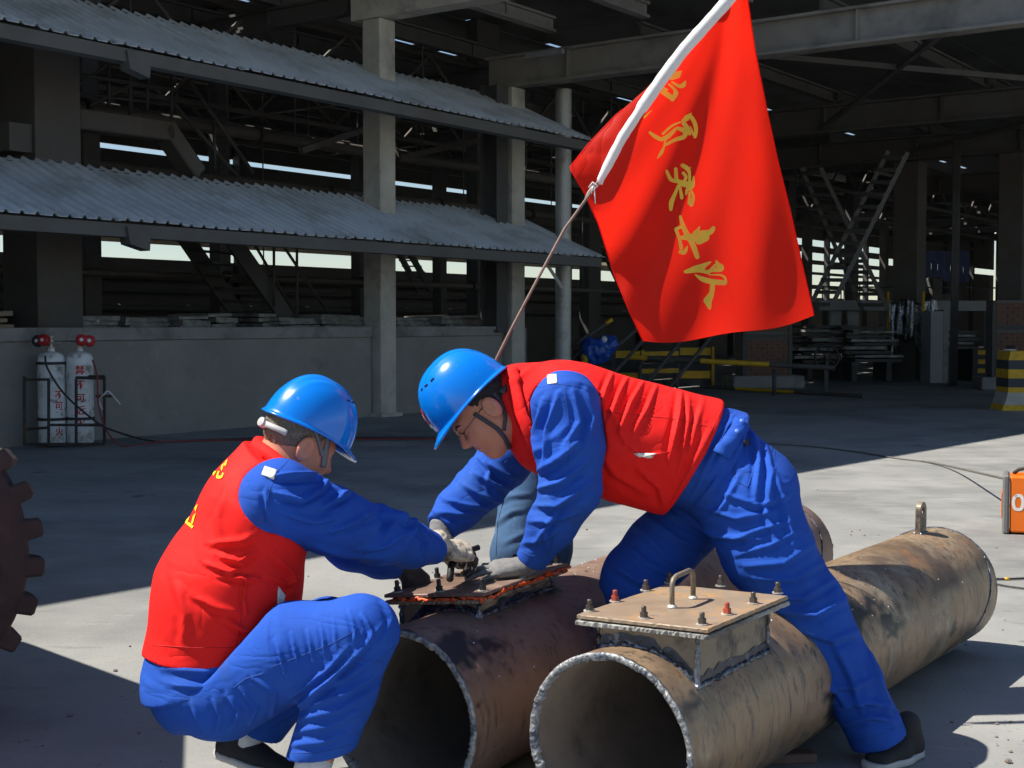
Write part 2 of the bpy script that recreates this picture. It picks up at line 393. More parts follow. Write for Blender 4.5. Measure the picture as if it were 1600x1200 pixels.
pD = empty('steel_pole', W(FST(880, 0, -.5), -.5, 0), 'round pale galvanised steel pole beside the flag, under the roof beam', 'pole')
b = MB(); sD = FST(880, 0, -.5)
b.cyl(W(sD, -.5, 0), W(sD, -.5, 5.22), .135, 20); b.build('tube', M['pole'], pD, True, sharp=40)
b = MB(); b.cyl(W(sD, -.5, 0.0), W(sD, -.5, .06), .2, 20); b.build('foot_plate', M['pole'], pD, True, sharp=40)
column('steel_column', 17.4, -1.7, .62, .60, 0, 5.2, M['steelcol'], 'thick sooty column behind the hanging black tarp', False)
column('steel_column', 17, -4.25, .55, .55, 0, 5.2, M['steelcol'], 'sooty column at the right edge above the bricked pier', False)
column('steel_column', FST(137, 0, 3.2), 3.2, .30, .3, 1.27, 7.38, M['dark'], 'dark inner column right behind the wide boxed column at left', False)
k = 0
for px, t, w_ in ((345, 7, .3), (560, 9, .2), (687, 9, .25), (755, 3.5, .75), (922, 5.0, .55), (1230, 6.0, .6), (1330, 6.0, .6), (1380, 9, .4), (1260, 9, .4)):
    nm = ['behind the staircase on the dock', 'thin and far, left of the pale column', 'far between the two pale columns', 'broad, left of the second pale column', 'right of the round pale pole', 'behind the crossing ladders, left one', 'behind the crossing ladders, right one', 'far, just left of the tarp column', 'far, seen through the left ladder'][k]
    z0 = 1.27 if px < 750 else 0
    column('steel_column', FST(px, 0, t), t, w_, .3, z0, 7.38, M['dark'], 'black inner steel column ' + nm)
    k += 1

# ---- corrugated awnings
def awning(z_e, z_r, t_e, t_r, s0, s1, label, brackets):
    o = empty('corrugated_awning', W((s0 + s1) / 2, t_e, z_e), label, 'awning', 'corrugated awnings along the shed front')
    per = .18
    prof = [(0, 0), (.09, 0), (.108, .034), (.132, .034), (.15, 0)]
    s = s0; i = 0
    while s < s1 - .01:
        n = 5; e = min(s + n * per, s1)
        pts = []
        q = s
        while q < e - .01:
            for a, h in prof:
                if q + a <= e + .03: pts.append((q + a, h))
            q += per
        pts.append((e + .04, 0))
        dz = .006 * (i % 2) + random.uniform(-.004, .004); de = random.uniform(-.025, .02)
        vs_ = []
        nrow = 5
        for r_ in range(nrow):
            k_ = r_ / (nrow - 1)
            sag = -.012 * math.sin(k_ * math.pi)
            for a, h in pts:
                vs_.append(W(a, t_e + de * (1 - k_) + (t_r - t_e) * k_, z_e + (z_r - z_e) * k_ + h + dz + sag))
        m_ = len(pts)
        fs = [(r_ * m_ + j, r_ * m_ + j + 1, (r_ + 1) * m_ + j + 1, (r_ + 1) * m_ + j) for r_ in range(nrow - 1) for j in range(m_ - 1)]
        nv = len(vs_)
        vs_ += [v_ - np.array([0, 0, .006]) for v_ in vs_]
        fs += [tuple(nv + x for x in f[::-1]) for f in fs]
        fs += [(j + 1, j, nv + j, nv + j + 1) for j in range(m_ - 1)]
        mb = MB(); mb.add(vs_, fs)
        mesh_obj('roof_sheet', mb.v, mb.f, M['awn'], o)
        s = e; i += 1
    b = MB(); b.wbox(s0, s1 - .05, t_e + .03, t_e + .09, z_e - .165, z_e - .022); b.wbox(s0, s1 - .05, t_e + .09, t_e + .20, z_e - .165, z_e - .14)
    b.build('eave_beam', M['eave'], o)
    b = MB(); b.wbox(s0, s1 - .05, t_r - .1, t_r - .02, z_r - .16, z_r - .03); b.build('ridge_beam', M['eave'], o)
    q = s0 + .6
    while q < s1:
        b = MB(); b.bar(W(q, t_e + .1, z_e - .10), W(q, t_r - .06, z_r - .10), .06, .09); b.build('rafter', M['eave'], o)
        q += 2.6
    for sb in brackets:
        b = MB()
        pl = [W(sb - .20, t_e - .005, z_e - .05), W(sb + .12, t_e - .005, z_e - .06), W(sb + .10, t_e - .005, z_e - .30), W(sb - .16, t_e - .005, z_e - .24)]
        b.prism(pl, (V * .16)); b.build('corner_bracket', M['eave'], o)
    return o
sE = FST(935, 0, -.5)
awning(4.28, 5.13, -1.30, .50, -12, FS(926, 216, -1.3)[0], 'upper corrugated grey sheet awning along the shed front', [FS(222, 85, -1.3)[0]])
awning(2.43, 3.20, -1.30, .50, -12, FS(945, 402, -1.3)[0], 'lower corrugated grey sheet awning above the gas cylinders', [FS(222, 350, -1.3)[0]])

# ---- big shed roof
rf = empty('shed_roof', W(10, 3, 5.2), 'dark steel shed roof with grey beams spanning over the whole background', 'roof')
ZR = 7.4
sh = np.array([SUN_DIR.x, SUN_DIR.y]) / -SUN_DIR.z * ZR
e1 = G(60, 948)[:2] - sh; e2 = G(1600, 678)[:2] - sh
ed = (e2 - e1) / np.linalg.norm(e2 - e1); en = np.array([-ed[1], ed[0]])     # en points into the shed
YW = 17.0
def clip(poly, n, c):                    # keep n.p >= c
    out = []
    for i in range(len(poly)):
        a, b_ = poly[i], poly[(i + 1) % len(poly)]
        da, db = np.dot(n, a) - c, np.dot(n, b_) - c
        if da >= 0: out.append(a)
        if da * db < 0: out.append(a + (b_ - a) * da / (da - db))
    return out
def flat_panel(name, poly, z0, z1, m_, parent):
    if len(poly) < 3: return
    n = len(poly)
    vs_ = [(p[0], p[1], z0) for p in poly] + [(p[0], p[1], z1) for p in poly]
    mesh_obj(name, vs_, [tuple(range(n))[::-1], tuple(range(n, 2 * n))] + [(i, (i + 1) % n, n + (i + 1) % n, n + i) for i in range(n)], m_, parent)
t = 13.2
cc = np.dot(en, e1)
while t > -34:
    gap = .13 if 4 < t < 13 else -.0
    q = [W(-30, t, 0)[:2], W(80, t, 0)[:2], W(80, t - 1.2 + gap, 0)[:2], W(-30, t - 1.2 + gap, 0)[:2]]
    zz = ZR + (.004 if int(round(t / 1.2)) % 2 else 0)
    flat_panel('roof_panel', clip(q, en, cc), zz, zz + .008, M['roof'], rf)
    flat_panel('roof_panel', clip(clip(q, -en, -cc + .004), np.array([0, 1.0]), YW), zz + .001, zz + .03, M['roof'], rf)
    if gap > 0:
        s_ = -30 + random.uniform(0, 3)
        while s_ < 78:
            l_ = random.uniform(.7, 3.2)
            b = MB(); b.wbox(s_, s_ + l_, t - 1.2 - .1, t - 1.2 + .25, ZR + .018, ZR + .024); b.build('cover_strip', M['roof'], rf)
            s_ += l_ + random.choice([.3, .6, .9, 1.5, 2.2])
    t -= 1.2
def ibeam(a, b_, h, w, name, m_):
    a, b_ = np.asarray(a, float), np.asarray(b_, float)
    bb = MB()
    z = np.array([0, 0, 1.0])
    bb.bar(a + z * .02, b_ + z * .02, w, .04)
    bb.bar(a + z * (h - .02), b_ + z * (h - .02), w, .04)
    bb.bar(a + z * h / 2, b_ + z * h / 2, .05, h - .08)
    d = b_ - a; L_ = np.linalg.norm(d); d /= L_
    k_ = 1.6
    while k_ < L_:
        bb.bar(a + d * (k_ - .012) + z * h / 2, a + d * (k_ + .012) + z * h / 2, w * .8, h - .08); k_ += 2.4
    return bb.build(name, m_, rf)
b = MB(); b.bar(W(0, .42, 5.95), W(0, -5.2, 5.95), .30, .48); b.build('main_beam', M['conc'], rf)
ibeam(W(sC + .05, .55, 5.22), W(sC + .05, -14, 5.22), .52, .3, 'main_beam', M['beam'])
ibeam(W(11.5, 2, 5.22), W(11.5, -16, 5.22), .55, .35, 'main_beam', M['steelcol'])
ibeam(W(17, 2, 5.22), W(17, -18, 5.22), .55, .35, 'main_beam', M['steelcol'])
ibeam(W(26, 2, 5.22), W(26, -18, 5.22), .55, .35, 'main_beam', M['steelcol'])
ibeam(W(sA, 10, 5.9), W(sA, .5, 5.9), .5, .3, 'main_beam', M['dark'])
for t_, z_, s0, s1 in ((-.9, 5.95, .2, 3.1), (-2.6, 5.95, .2, 3.1), (-4.3, 5.95, .2, 3.1)):
    ibeam(W(s0, t_, z_), W(s1, t_, z_), .24, .16, 'purlin', M['beam'])
for t_ in (-2.2, -5.2, -8.2, -11.2):
    ibeam(W(3.6, t_, 5.8), W(11.3, t_, 5.8), .24, .16, 'purlin', M['steelcol'])
    ibeam(W(11.7, t_, 5.85), W(16.8, t_, 5.85), .24, .16, 'purlin', M['steelcol'])
    ibeam(W(17.2, t_, 5.85), W(40, t_, 5.85), .24, .16, 'purlin', M['steelcol'])
for t_ in (2, 4, 6, 8, 10, 12):
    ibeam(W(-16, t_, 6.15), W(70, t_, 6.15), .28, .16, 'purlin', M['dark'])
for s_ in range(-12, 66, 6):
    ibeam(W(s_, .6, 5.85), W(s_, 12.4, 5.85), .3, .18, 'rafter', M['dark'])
for a, b_ in (((3.8, -7.5, 5.75), (11.3, -2.0, 5.3)), ((3.8, -2, 5.75), (11.3, -9, 5.3)), ((11.7, -9, 5.75), (16.8, -2, 5.4)), ((-3, 1.5, 5.9), (-5.5, 3.5, 4.2)), ((1.6, 1.0, 4.6), (-.6, 1.0, 3.85)), ((4.6, .8, 4.7), (2.6, 2.0, 4.1))):
    b = MB(); b.bar(W(*a), W(*b_), .09, .09); b.build('diagonal_brace', M['steelcol'], rf)
# trusses hanging under the inner roof
for t_ in (2.8, 6.2, 9.6):
    za, zb = 5.35, 6.25
    for z_ in (za, zb):
        b = MB(); b.bar(W(-14, t_, z_), W(60, t_, z_), .09, .09); b.build('truss_chord', M['steelcol'], rf)
    q = -13.0; k_ = 0
    while q < 40:
        b = MB(); b.bar(W(q, t_, za if k_ % 2 else zb), W(q + 1.1, t_, zb if k_ % 2 else za), .05, .05); b.build('truss_web', M['steelcol'], rf); q += 1.1; k_ += 1
# hanging strip lamp housing under the second beam
b = MB(); a_, c_ = W(sC + .6, -.5, 5.62), W(sC + 1.05, -1.25, 5.62); b.bar(P(822, 88, 21.7), P(880, 80, 21.2), .06, .07); o = b.build('lamp_housing', M['paleboard'], rf)

# ---- added end walls and far wall with its open bands
def wall_panel(o, name, s0, s1, t0, t1, z0, z1, m_):
    b = MB(); b.wbox(s0, s1, t0, t1, z0, z1); return b.build(name, m_, o)
fw = empty('rear_wall', W(20, 12.6, 0), 'dark sheet rear wall of the shed with open daylight bands', 'wall')
s_ = -16
while s_ < 74:
    e_ = s_ + 5
    inb = 34 <= s_ < 54
    bands = [(0, 2.86), (3.52, 4.83), (4.99, 5.33), (5.45, 7.42)] if not inb else [(0, 2.55), (2.95, 3.15), (3.62, 3.75), (4.1, 4.3), (4.65, 4.95), (5.25, 7.42)]
    if s_ >= 54 or (s_ < 0 and False): bands = [(0, 4.4), (4.75, 7.42)]
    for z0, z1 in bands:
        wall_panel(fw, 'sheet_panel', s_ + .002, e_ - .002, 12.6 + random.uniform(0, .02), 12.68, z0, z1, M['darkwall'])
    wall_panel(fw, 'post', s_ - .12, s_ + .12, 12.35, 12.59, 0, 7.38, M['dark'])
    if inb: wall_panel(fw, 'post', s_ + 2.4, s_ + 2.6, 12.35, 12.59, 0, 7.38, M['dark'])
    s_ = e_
for z_, r_ in ((1.7, .09), (2.1, .06), (2.45, .12), (3.9, .1), (4.4, .14)):
    b = MB(); b.cyl(W(-14, 11.9, z_), W(33, 11.9, z_), r_, 10); b.build('wall_pipe', M['dark'] if z_ != 2.45 else M['steelcol'], fw, True, sharp=40)
for s0, s1, lb in ((-16, -15.8, 'left'), (74, 74.2, 'right')):  # unseen walls, added so that no light enters at the shed ends
    o = empty('added_end_wall', W(s0, 0, 0), f'unseen dark sheet end wall, added to keep light out at the {lb} end of the shed', 'wall')
    wall_panel(o, 'sheet_panel', s0, s1, -2 if s0 < 0 else -30, 12.5, 0, 7.4, M['darkwall'])
oa = empty('corrugated_awning', W(0, 14, 3.3), 'cream sheet awning outside, seen through the far open band', 'awning')
s_ = -12
while s_ < 34:
    b = MB(); q = [W(s_, 12.75, 3.62), W(s_ + 1.96, 12.75, 3.62), W(s_ + 1.96, 16.5, 3.72), W(s_, 16.5, 3.72)]
    b.prism(q, (0, 0, .02)); b.build('roof_sheet', M['cream'], oa); s_ += 2
b = MB(); b.wbox(-12, 34, 16.45, 16.55, 3.5, 3.72); b.build('eave_beam', M['eave'], oa)

# ================================================================== BACKGROUND THINGS
# ---- plates lying on the dock behind the wall
names = ['at the far left end of the dock', 'just right of the wide boxed column', 'left of the staircase foot', 'under the dark duct, third along the dock', 'at the staircase foot', 'right of the staircase foot', 'below the stair handrail', 'left of the pale column', 'right of the pale column', 'near the second pale column']
for i, (x0, x1) in enumerate(((-40, 24), (118, 195), (200, 278), (282, 330), (335, 372), (405, 440), (445, 500), (505, 574), (618, 690), (694, 765))):
    t0 = .62 + .12 * (i % 3)
    s0, s1 = FST(x0, 0, t0), FST(x1, 0, t0)
    z = 1.274
    for j in range(3):
        h = random.uniform(.035, .075); a, c_ = random.uniform(-.04, .10), random.uniform(-.1, .05)
        b = MB(); tl = random.uniform(-.02, .03)
        cs = [W(s0 + a, t0 + .05 * j, z), W(s1 + c_, t0 + .05 * j, z + tl), W(s1 + c_, t0 + .9, z + tl), W(s0 + a, t0 + .9, z)]
        b.hexa([np.array(q) for q in cs] + [np.array(q) + np.array([0, 0, h]) for q in cs])
        tag(b.build('metal_plate', M['slab'] if i else M['plate'], None, origin='base'), ('bottom', 'middle', 'topmost')[j] + ' dusty metal plate of the pile ' + names[i], 'plate', 'metal plates piled on the dock'); z += h + max(0, tl) + .003
# ---- staircase on the dock
def W2(px, py, t): s_, z_ = FS(px, py, t); return W(s_, t, z_)
def ladder_stair(name, label, a0, a1, b0, b1, n, sw, sh_, tw, th, m_, cat, group=None):
    o = empty(name, b0, label, cat, group)
    for a, b_ in ((a0, b0), (a1, b1)):
        q = MB(); q.bar(a, b_, sw, sh_); q.build('stringer', m_, o)
    for i in range(n):
        k_ = (i + .5) / n
        q = MB(); q.bar(a0 + (b0 - a0) * k_, a1 + (b1 - a1) * k_, tw, th, up=(0, 0, 1)); q.build('tread', m_, o)
    return o
st = ladder_stair('steel_staircase', 'dark steel staircase climbing from the dock to the lower awning', W2(268, 340, 2.1), W2(345, 350, 1.2), W2(388, 516, 2.1), W2(462, 516, 1.2), 9, .05, .26, .26, .035, M['dark'], 'staircase')
for (x0, y0, x1, y1, t_) in ((392, 372, 470, 505, 2.2), (430, 365, 520, 500, 1.1)):
    b = MB(); b.cyl(W2(x0, y0, t_), W2(x1, y1, t_), .022, 8); b.build('handrail', M['dark'], st, True)
for px, y0, y1 in ((464, 370, 512), (428, 372, 480), (524, 490, 515)):
    b = MB(); b.cyl(W2(px, y0, 1.1), W2(px, y1, 1.1), .02, 8); b.build('rail_post', M['dark'], st, True)
# upper gallery railing
rl = empty('gallery_railing', W2(200, 175, 1.0), 'dark railing of the gallery between the two awnings', 'railing')
for (x0, y0, x1, y1, t_, r_) in ((115, 115, 275, 140, 1.6, .03), (115, 145, 275, 165, 1.6, .02), (295, 125, 395, 270, 1.6, .03), (270, 160, 370, 275, 1.6, .03)):
    b = MB(); b.cyl(W2(x0, y0, t_), W2(x1, y1, t_), r_, 8); b.build('rail', M['dark'], rl, True)
for px, y0, y1 in ((170, 95, 170), (203, 90, 180), (230, 110, 175), (268, 110, 195), (335, 180, 265)):
    b = MB(); b.cyl(W2(px, y0, 1.6), W2(px, y1, 1.6), .025, 8); b.build('rail_post', M['dark'], rl, True)
b = MB(); b.bar(W2(215, 128, 1.6), W2(140, 165, 1.6), .03, .03); b.bar(W2(180, 92, 1.6), W2(120, 135, 1.6), .03, .03); b.build('brace', M['dark'], rl)
# duct
du = empty('ventilation_duct', W2(200, 215, .45), 'grey square duct bending down onto the lower awning', 'duct')
b = MB(); b.bar(W2(112, 186, .8), W2(262, 206, .8), .30, .25); b.build('level_run', M['steelcol'], du, bevel=.02)
b = MB(); b.bar(W2(252, 196, .8), W2(304, 272, .8), .30, .22); b.build('falling_run', M['steelcol'], du, bevel=.02)
# far little staircase
ladder_stair('steel_staircase', 'small far steel staircase right of the pale column', W2(618, 385, 6), W2(634, 385, 5.4), W2(655, 455, 6), W2(675, 455, 5.4), 8, .04, .15, .2, .03, M['dark'], 'staircase')
ladder_stair('steel_staircase', 'far steel staircase showing left of the flag corner', W2(945, 395, 6), W2(972, 395, 5.2), W2(985, 480, 6), W2(1010, 480, 5.2), 8, .05, .2, .2, .03, M['dark'], 'staircase')
# ---- crossing ladders at right
ladder_stair('steel_ladder', 'dark steel ladder leaning right, top against the beam, right of the flag', P(1388, 236, 27.5), P(1418, 238, 27), P(1262, 485, 27.5), P(1296, 485, 27), 13, .035, .085, .14, .075, M['eave'], 'ladder', 'crossing ladders')
ladder_stair('steel_ladder', 'dark steel ladder leaning left, crossing behind the right leaning ladder', P(1252, 262, 29), P(1282, 262, 28.5), P(1348, 485, 29), P(1388, 485, 28.5), 13, .035, .085, .14, .075, M['steelcol'], 'ladder', 'crossing ladders')
# ---- racks, pipes and frames inside the shed
r_ = np.random.default_rng(12)
for i, (z_, t_, lb) in enumerate(((2.05, 2.6, 'lowest, level with the staircase middle'), (3.65, 3.4, 'just above the lower awning ridge'), (4.15, 1.9, 'middle, above the lower awning'), (4.75, 4.6, 'upper, near the upper awning eave'), (5.1, 7.0, 'highest and farthest back'))):
    o = empty('pipe_run', W(0, t_, z_), 'long dark pipe run inside the shed, ' + lb, 'pipe', 'pipe runs inside the shed')
    b = MB(); b.cyl(W(-14, t_, z_), W(13, t_, z_), .05 + .02 * (i % 3), 10); b.build('pipe_length', M['steelcol'], o, True, sharp=40)
    for s_ in np.arange(-13, 13, 3.1):
        b = MB(); b.cyl(W(s_, t_, z_), W(s_ + .06, t_, z_), .10 + .02 * (i % 3), 10); b.build('joint_flange', M['rustframe'], o, True, sharp=40)
        b = MB(); b.cyl(W(s_ + .8, t_, z_), W(s_ + .8, t_, 6.1), .012, 6); b.build('hanger_rod', M['steelcol'], o)
# ---- gas cylinders in their cart
def cyl_base(px, py): return G(px, py)
cart = empty('cylinder_cart', G(100, 697), 'rusty black angle frame cart holding two gas cylinders', 'cart')
Yc = G(100, 699)[1]
def C_(px, py, dy=0.0): return P(px, py, Yc + dy)
fr = [((38, 588, -.18), (38, 697, -.18)), ((76, 592, -.28), (76, 697, -.28)), ((119, 592, -.28), (119, 697, -.28)), ((163, 588, .1), (163, 694, .1)),
      ((38, 593, -.18), (76, 593, -.28)), ((38, 671, -.18), (76, 668, -.28)), ((119, 590, -.28), (163, 591, .1)), ((119, 664, -.28), (163, 664, .1)), ((76, 664, -.28), (119, 664, -.28)), ((38, 694, -.18), (163, 694, .1)), ((76, 695, -.28), (119, 695, -.28)), ((105, 588, .2), (163, 588, .1)), ((150, 619, .1), (178, 619, .1))]
for a, b_ in fr:
    b = MB(); b.bar(C_(*a), C_(*b_), .024, .024, up=(.1, 1, .2)); b.build('frame_bar', M['rustframe'], cart)
def gas_cyl(px, label, rough_band, capcol, side):
    base = G(px, 700 - .03 * px); base[2] = .035
    o = empty('gas_cylinder', base, label, 'gas cylinder', 'gas cylinders in the cart')
    r_ = .147
    prof = [(r_ * .93, 0), (r_, .02), (r_, .12), (r_ * 1.012, .125), (r_, .13), (r_, .86), (r_ * 1.012, .865), (r_, .87), (r_ * .99, .92), (r_ * .93, .955), (r_ * .75, .985), (r_ * .42, 1.0), (.04, 1.01), (.04, 1.05)]
    b = MB(); b.lathe(prof, base, 28); b.build('bottle', M['cylwhite'], o, True, sharp=50)
    b = MB(); b.lathe([(.05, 1.03), (.05, 1.05), (.028, 1.052), (.028, 1.09), (.036, 1.09), (.036, 1.13), (.015, 1.13), (.015, 1.16), (.035, 1.16), (.035, 1.175)], base, 14); b.cyl(base + np.array([-.12 * side, -.02, 1.10]), base + np.array([.12 * side, -.02, 1.10]), .014, 10); b.build('valve', M['brass'], o, True, sharp=40)
    for (dx, dz, rr_) in ((.16 * side, 1.14, .062), (.055 * side + .11 * side, 1.15, .058)):
        pass
    g1 = base + np.array([side * .05, -.07, 1.13]); g2 = base + np.array([side * .125, -.04, 1.12])
    for g_, mm in ((g1, M['gauge']), (g2, M['gauge'] if side > 0 else M['hose'])):
        b = MB(); b.lathe([(.02, -.035), (.055, -.035), (.064, -.02), (.064, .025), (.05, .035), (.02, .036)], g_, 16, axis=(0.25 * side, -1, .15)); b.build('gauge', mm, o, True, sharp=40)
        b = MB(); b.lathe([(.0, .036), (.02, .037), (.02, .040), (0, .041)], g_, 14, axis=(0.25 * side, -1, .15), close=False); b.build('dial', M['whitepaint'], o)
    for z_ in ((.88, .27) if side < 0 else (.27,)):
        b = MB(); b.lathe([(r_ + .003, z_ - .015), (r_ + .010, z_ - .015), (r_ + .010, z_ + .015), (r_ + .003, z_ + .015)], base, 24); b.build('holding_band', M['hose'], o, True, sharp=40)
    return o, base, r_
def cyl_text(o, base, r_, ch, z, size, ang, m_):
    c = bpy.data.curves.new('tmp', 'FONT'); c.body = ch; c.size = 1.0; c.offset = .018; c.resolution_u = 2
    t_ = bpy.data.objects.new('tmp', c); COL.objects.link(t_)
    dg = bpy.context.evaluated_depsgraph_get(); me = t_.evaluated_get(dg).to_mesh()
    bm = bmesh.new(); bm.from_mesh(me); bmesh.ops.triangulate(bm, faces=bm.faces)
    bmesh.ops.subdivide_edges(bm, edges=[e for e in bm.edges if e.calc_length() > .12], cuts=2, use_grid_fill=False)
    bmesh.ops.triangulate(bm, faces=bm.faces)
    vs_ = []
    for v_ in bm.verts:
        x = (v_.co.x - .5) * size; zz = v_.co.y * size
        a = ang + x / r_
        vs_.append(base + np.array([math.sin(a) * (r_ + .0025), -math.cos(a) * (r_ + .0025), z + zz]))
    bm.verts.index_update()
    fs = [[v_.index for v_ in f.verts] for f in bm.faces]
    bm.free(); bpy.data.objects.remove(t_); bpy.data.curves.remove(c)
    mesh_obj('red_character', vs_, fs, m_, o)
o1, b1, r1 = gas_cyl(82, 'scuffed white gas cylinder at left, with one red and one dark gauge', 1, None, -1)
o2, b2, r2 = gas_cyl(126, 'white gas cylinder at right with red warning characters down its front', 1, None, 1)
for ch, z in zip('禁不可近火', (.735, .575, .43, .295, .165)):
    cyl_text(o2, b2, r2, ch, z + .03, .105, .34, M['redpaint'])
for ch, z in zip('不可火', (.50, .38, .10)):
    cyl_text(o1, b1, r1, ch, z, .10, .85, M['redpaint'])
b = MB(); b.lathe([(.035, 1.012), (.06, 1.001), (.062, .993)], b2, 14, close=False); b.build('rust_stain', M['plate'], o2)
def hose(name, pts, r_, m_, label, cat='hose', n=8):
    pts = [np.asarray(p, float) for p in pts]
    out = []
    for i in range(len(pts) - 1):                     # Catmull-Rom
        p0, p1, p2, p3 = pts[max(i - 1, 0)], pts[i], pts[i + 1], pts[min(i + 2, len(pts) - 1)]
        for k_ in range(6):
            u_ = k_ / 6
            out.append(.5 * ((2 * p1) + (-p0 + p2) * u_ + (2 * p0 - 5 * p1 + 4 * p2 - p3) * u_ ** 2 + (-p0 + 3 * p1 - 3 * p2 + p3) * u_ ** 3))
    out.append(pts[-1])
    b = MB(); b.tube(out, r_, n)
    return tag(b.build(name, m_, None, True, origin='base'), label, cat)
hose('gas_hose', [C_(71, 556, -.25), C_(74, 575, -.3), C_(100, 615, -.32), C_(145, 655, -.3), C_(175, 672, -.25), G(245, 690, .012), G(330, 687, .012), G(450, 684, .012), G(680, 684, .012)], .011, M['hose'], 'dark gas hose running from the left cylinder along the ground')
hose('gas_hose', [C_(145, 563, 0), C_(152, 590, -.1), C_(153, 625, -.1), C_(158, 650, -.1), C_(170, 678, -.15), G(195, 697, .012), G(260, 690, .012), G(440, 687, .012), G(700, 686, .012)], .009, M['redhose'], 'thin red gas hose hanging from the right cylinder')
hose('torch_wire', [C_(160, 640, 0), C_(155, 625, -.05), C_(163, 616, -.1), C_(170, 612, -.1), C_(188, 632, -.1)], .008, M['string'], 'loose pale wire end hooked on the cylinder cart', 'wire')

# ---- right background, under the roof
def lbox(c, w, d, h, m_, parent, name, z0=0.0, ang=None, bevel=None):   # box standing at ground point c (front centre), w along the picture, d deep
    a = ang if ang is not None else 0.0
    x = np.array([math.cos(a), math.sin(a), 0]); y = np.array([-math.sin(a), math.cos(a), 0])
    q = [c - x * w / 2, c + x * w / 2, c + x * w / 2 + y * d, c - x * w / 2 + y * d]
    z = np.array([0, 0, 1.0])
    b = MB(); b.hexa([p + z * z0 for p in q] + [p + z * (z0 + h) for p in q])
    return b.build(name, m_, parent, bevel=bevel)
def brick_pier(px, py, w, d, h, label, ang):
    c = G(px, py); o = empty('brick_pier', c, label, 'pier', 'brick piers under the roof')
    lbox(c, w * 1.45, d * 1.3, .26, M['coping'], o, 'base_slab', 0, ang, .02)
    x = np.array([math.cos(ang), math.sin(ang), 0]); y = np.array([-math.sin(ang), math.cos(ang), 0])
    c2 = c + y * .15
    lbox(c2 + y * .02, w - .06, d - .06, h, M['mortar'], o, 'mortar_core', .26, ang)
    for sx in (-1, 1): lbox(c2 + x * sx * (w / 2 - .035) - y * .012, .075, .075, h, M['paleboard'] if False else M['steelcol'], o, 'corner_angle', .26, ang)
    lbox(c2 - y * .010, w - .15, .03, .09, M['steelcol'], o, 'steel_band', .26 + h * .62, ang)
    z = .27; row = 0
    while z < .26 + h - .07:
        n = 4; bw = (w - .15) / n
        for i in range(n + (row % 2)):
            x0 = -(w - .15) / 2 + (i - .5 * (row % 2)) * bw; x1 = x0 + bw
            x0, x1 = max(x0, -(w - .15) / 2), min(x1, (w - .15) / 2)
            if abs(z - (.26 + h * .62)) < .085: continue
            cc_ = c2 + x * (x0 + x1) / 2 - y * random.uniform(0, .006)
            lbox(cc_, x1 - x0 - .012, .03, .062, M['brick'], o, 'brick', z, ang)
        z += .075; row += 1
    return o
brick_pier(1202, 607, 1.05, .7, 1.25, 'brick pier with steel corner angles left of the stacked bars', .12)
brick_pier(1592, 610, 1.0, .7, 1.55, 'brick pier at the right edge behind the striped barrier', -.1)
# plate / bar stacks
def bar_stack(cpx, cpy, w, rows, label, ang, z0=.35, depth=1.2, skew=.15):
    c = G(cpx, cpy); o = empty('bar_trestle', c, 'dark trestle under the ' + label, 'trestle', 'trestles under the bars')
    x = np.array([math.cos(ang), math.sin(ang), 0]); y = np.array([-math.sin(ang), math.cos(ang), 0])
    for sx in (-.35, .35): lbox(c + x * w * sx, .12, depth, z0, M['dark'], o, 'trestle', 0, ang)
    z = z0
    for r_ in range(rows):
        nb = None
        h = random.uniform(.05, .075); ww = w * random.uniform(.86, 1.02)
        nb = lbox(c + x * random.uniform(-skew, skew) * w + y * random.uniform(-.1, .1), ww, depth, h, M['slab'] if r_ % 2 else M['steelcol'], None, 'metal_bar', z, ang + random.uniform(-.04, .04)); z += h + random.uniform(.02, .05)
        tag(nb, ('topmost', 'second', 'third', 'fourth', 'fifth', 'sixth', 'seventh', 'eighth', 'ninth')[rows - 1 - r_] + (' bar of the ' if r_ == rows - 1 else ' bar from the top of the ') + label, 'bar', 'bars of the ' + label)
    return o
bar_stack(1362, 596, 1.15, 9, 'tidy grey stack left of the tarp', .0, .45)
bar_stack(1290, 594, 1.25, 9, 'tilted grey stack behind the spoked wheel', .35, .42, skew=.2)
bar_stack(1502, 596, .95, 5, 'low dark stack behind the two small striped blocks', .1, .75)
# pale platform beam on legs
o = empty('platform_beam', G(1420, 585), 'long pale concrete platform beam behind the tarp and ladders', 'beam')
b = MB(); b.bar(P(1276, 477, 36), P(1560, 478, 36), .5, .26); b.build('deck', M['paleboard'], o)
for px in (1305, 1332, 1480, 1548):
    b = MB(); q = P(px, 482, 36.1); b.bar(q, (q[0], q[1], 0), .28, .2, up=(0, 1, 0)); b.build('leg', M['paleboard'], o)
for k_ in range(10):
    b = MB(); q = P(1285 + k_ * 29, 470, 36); b.cyl(q, q + np.array([0, 0, .5]), .018, 6); b.build('rail_post', M['dark'], o)
b = MB(); b.cyl(P(1280, 448, 36), P(1560, 450, 36), .02, 6); b.build('handrail', M['dark'], o)
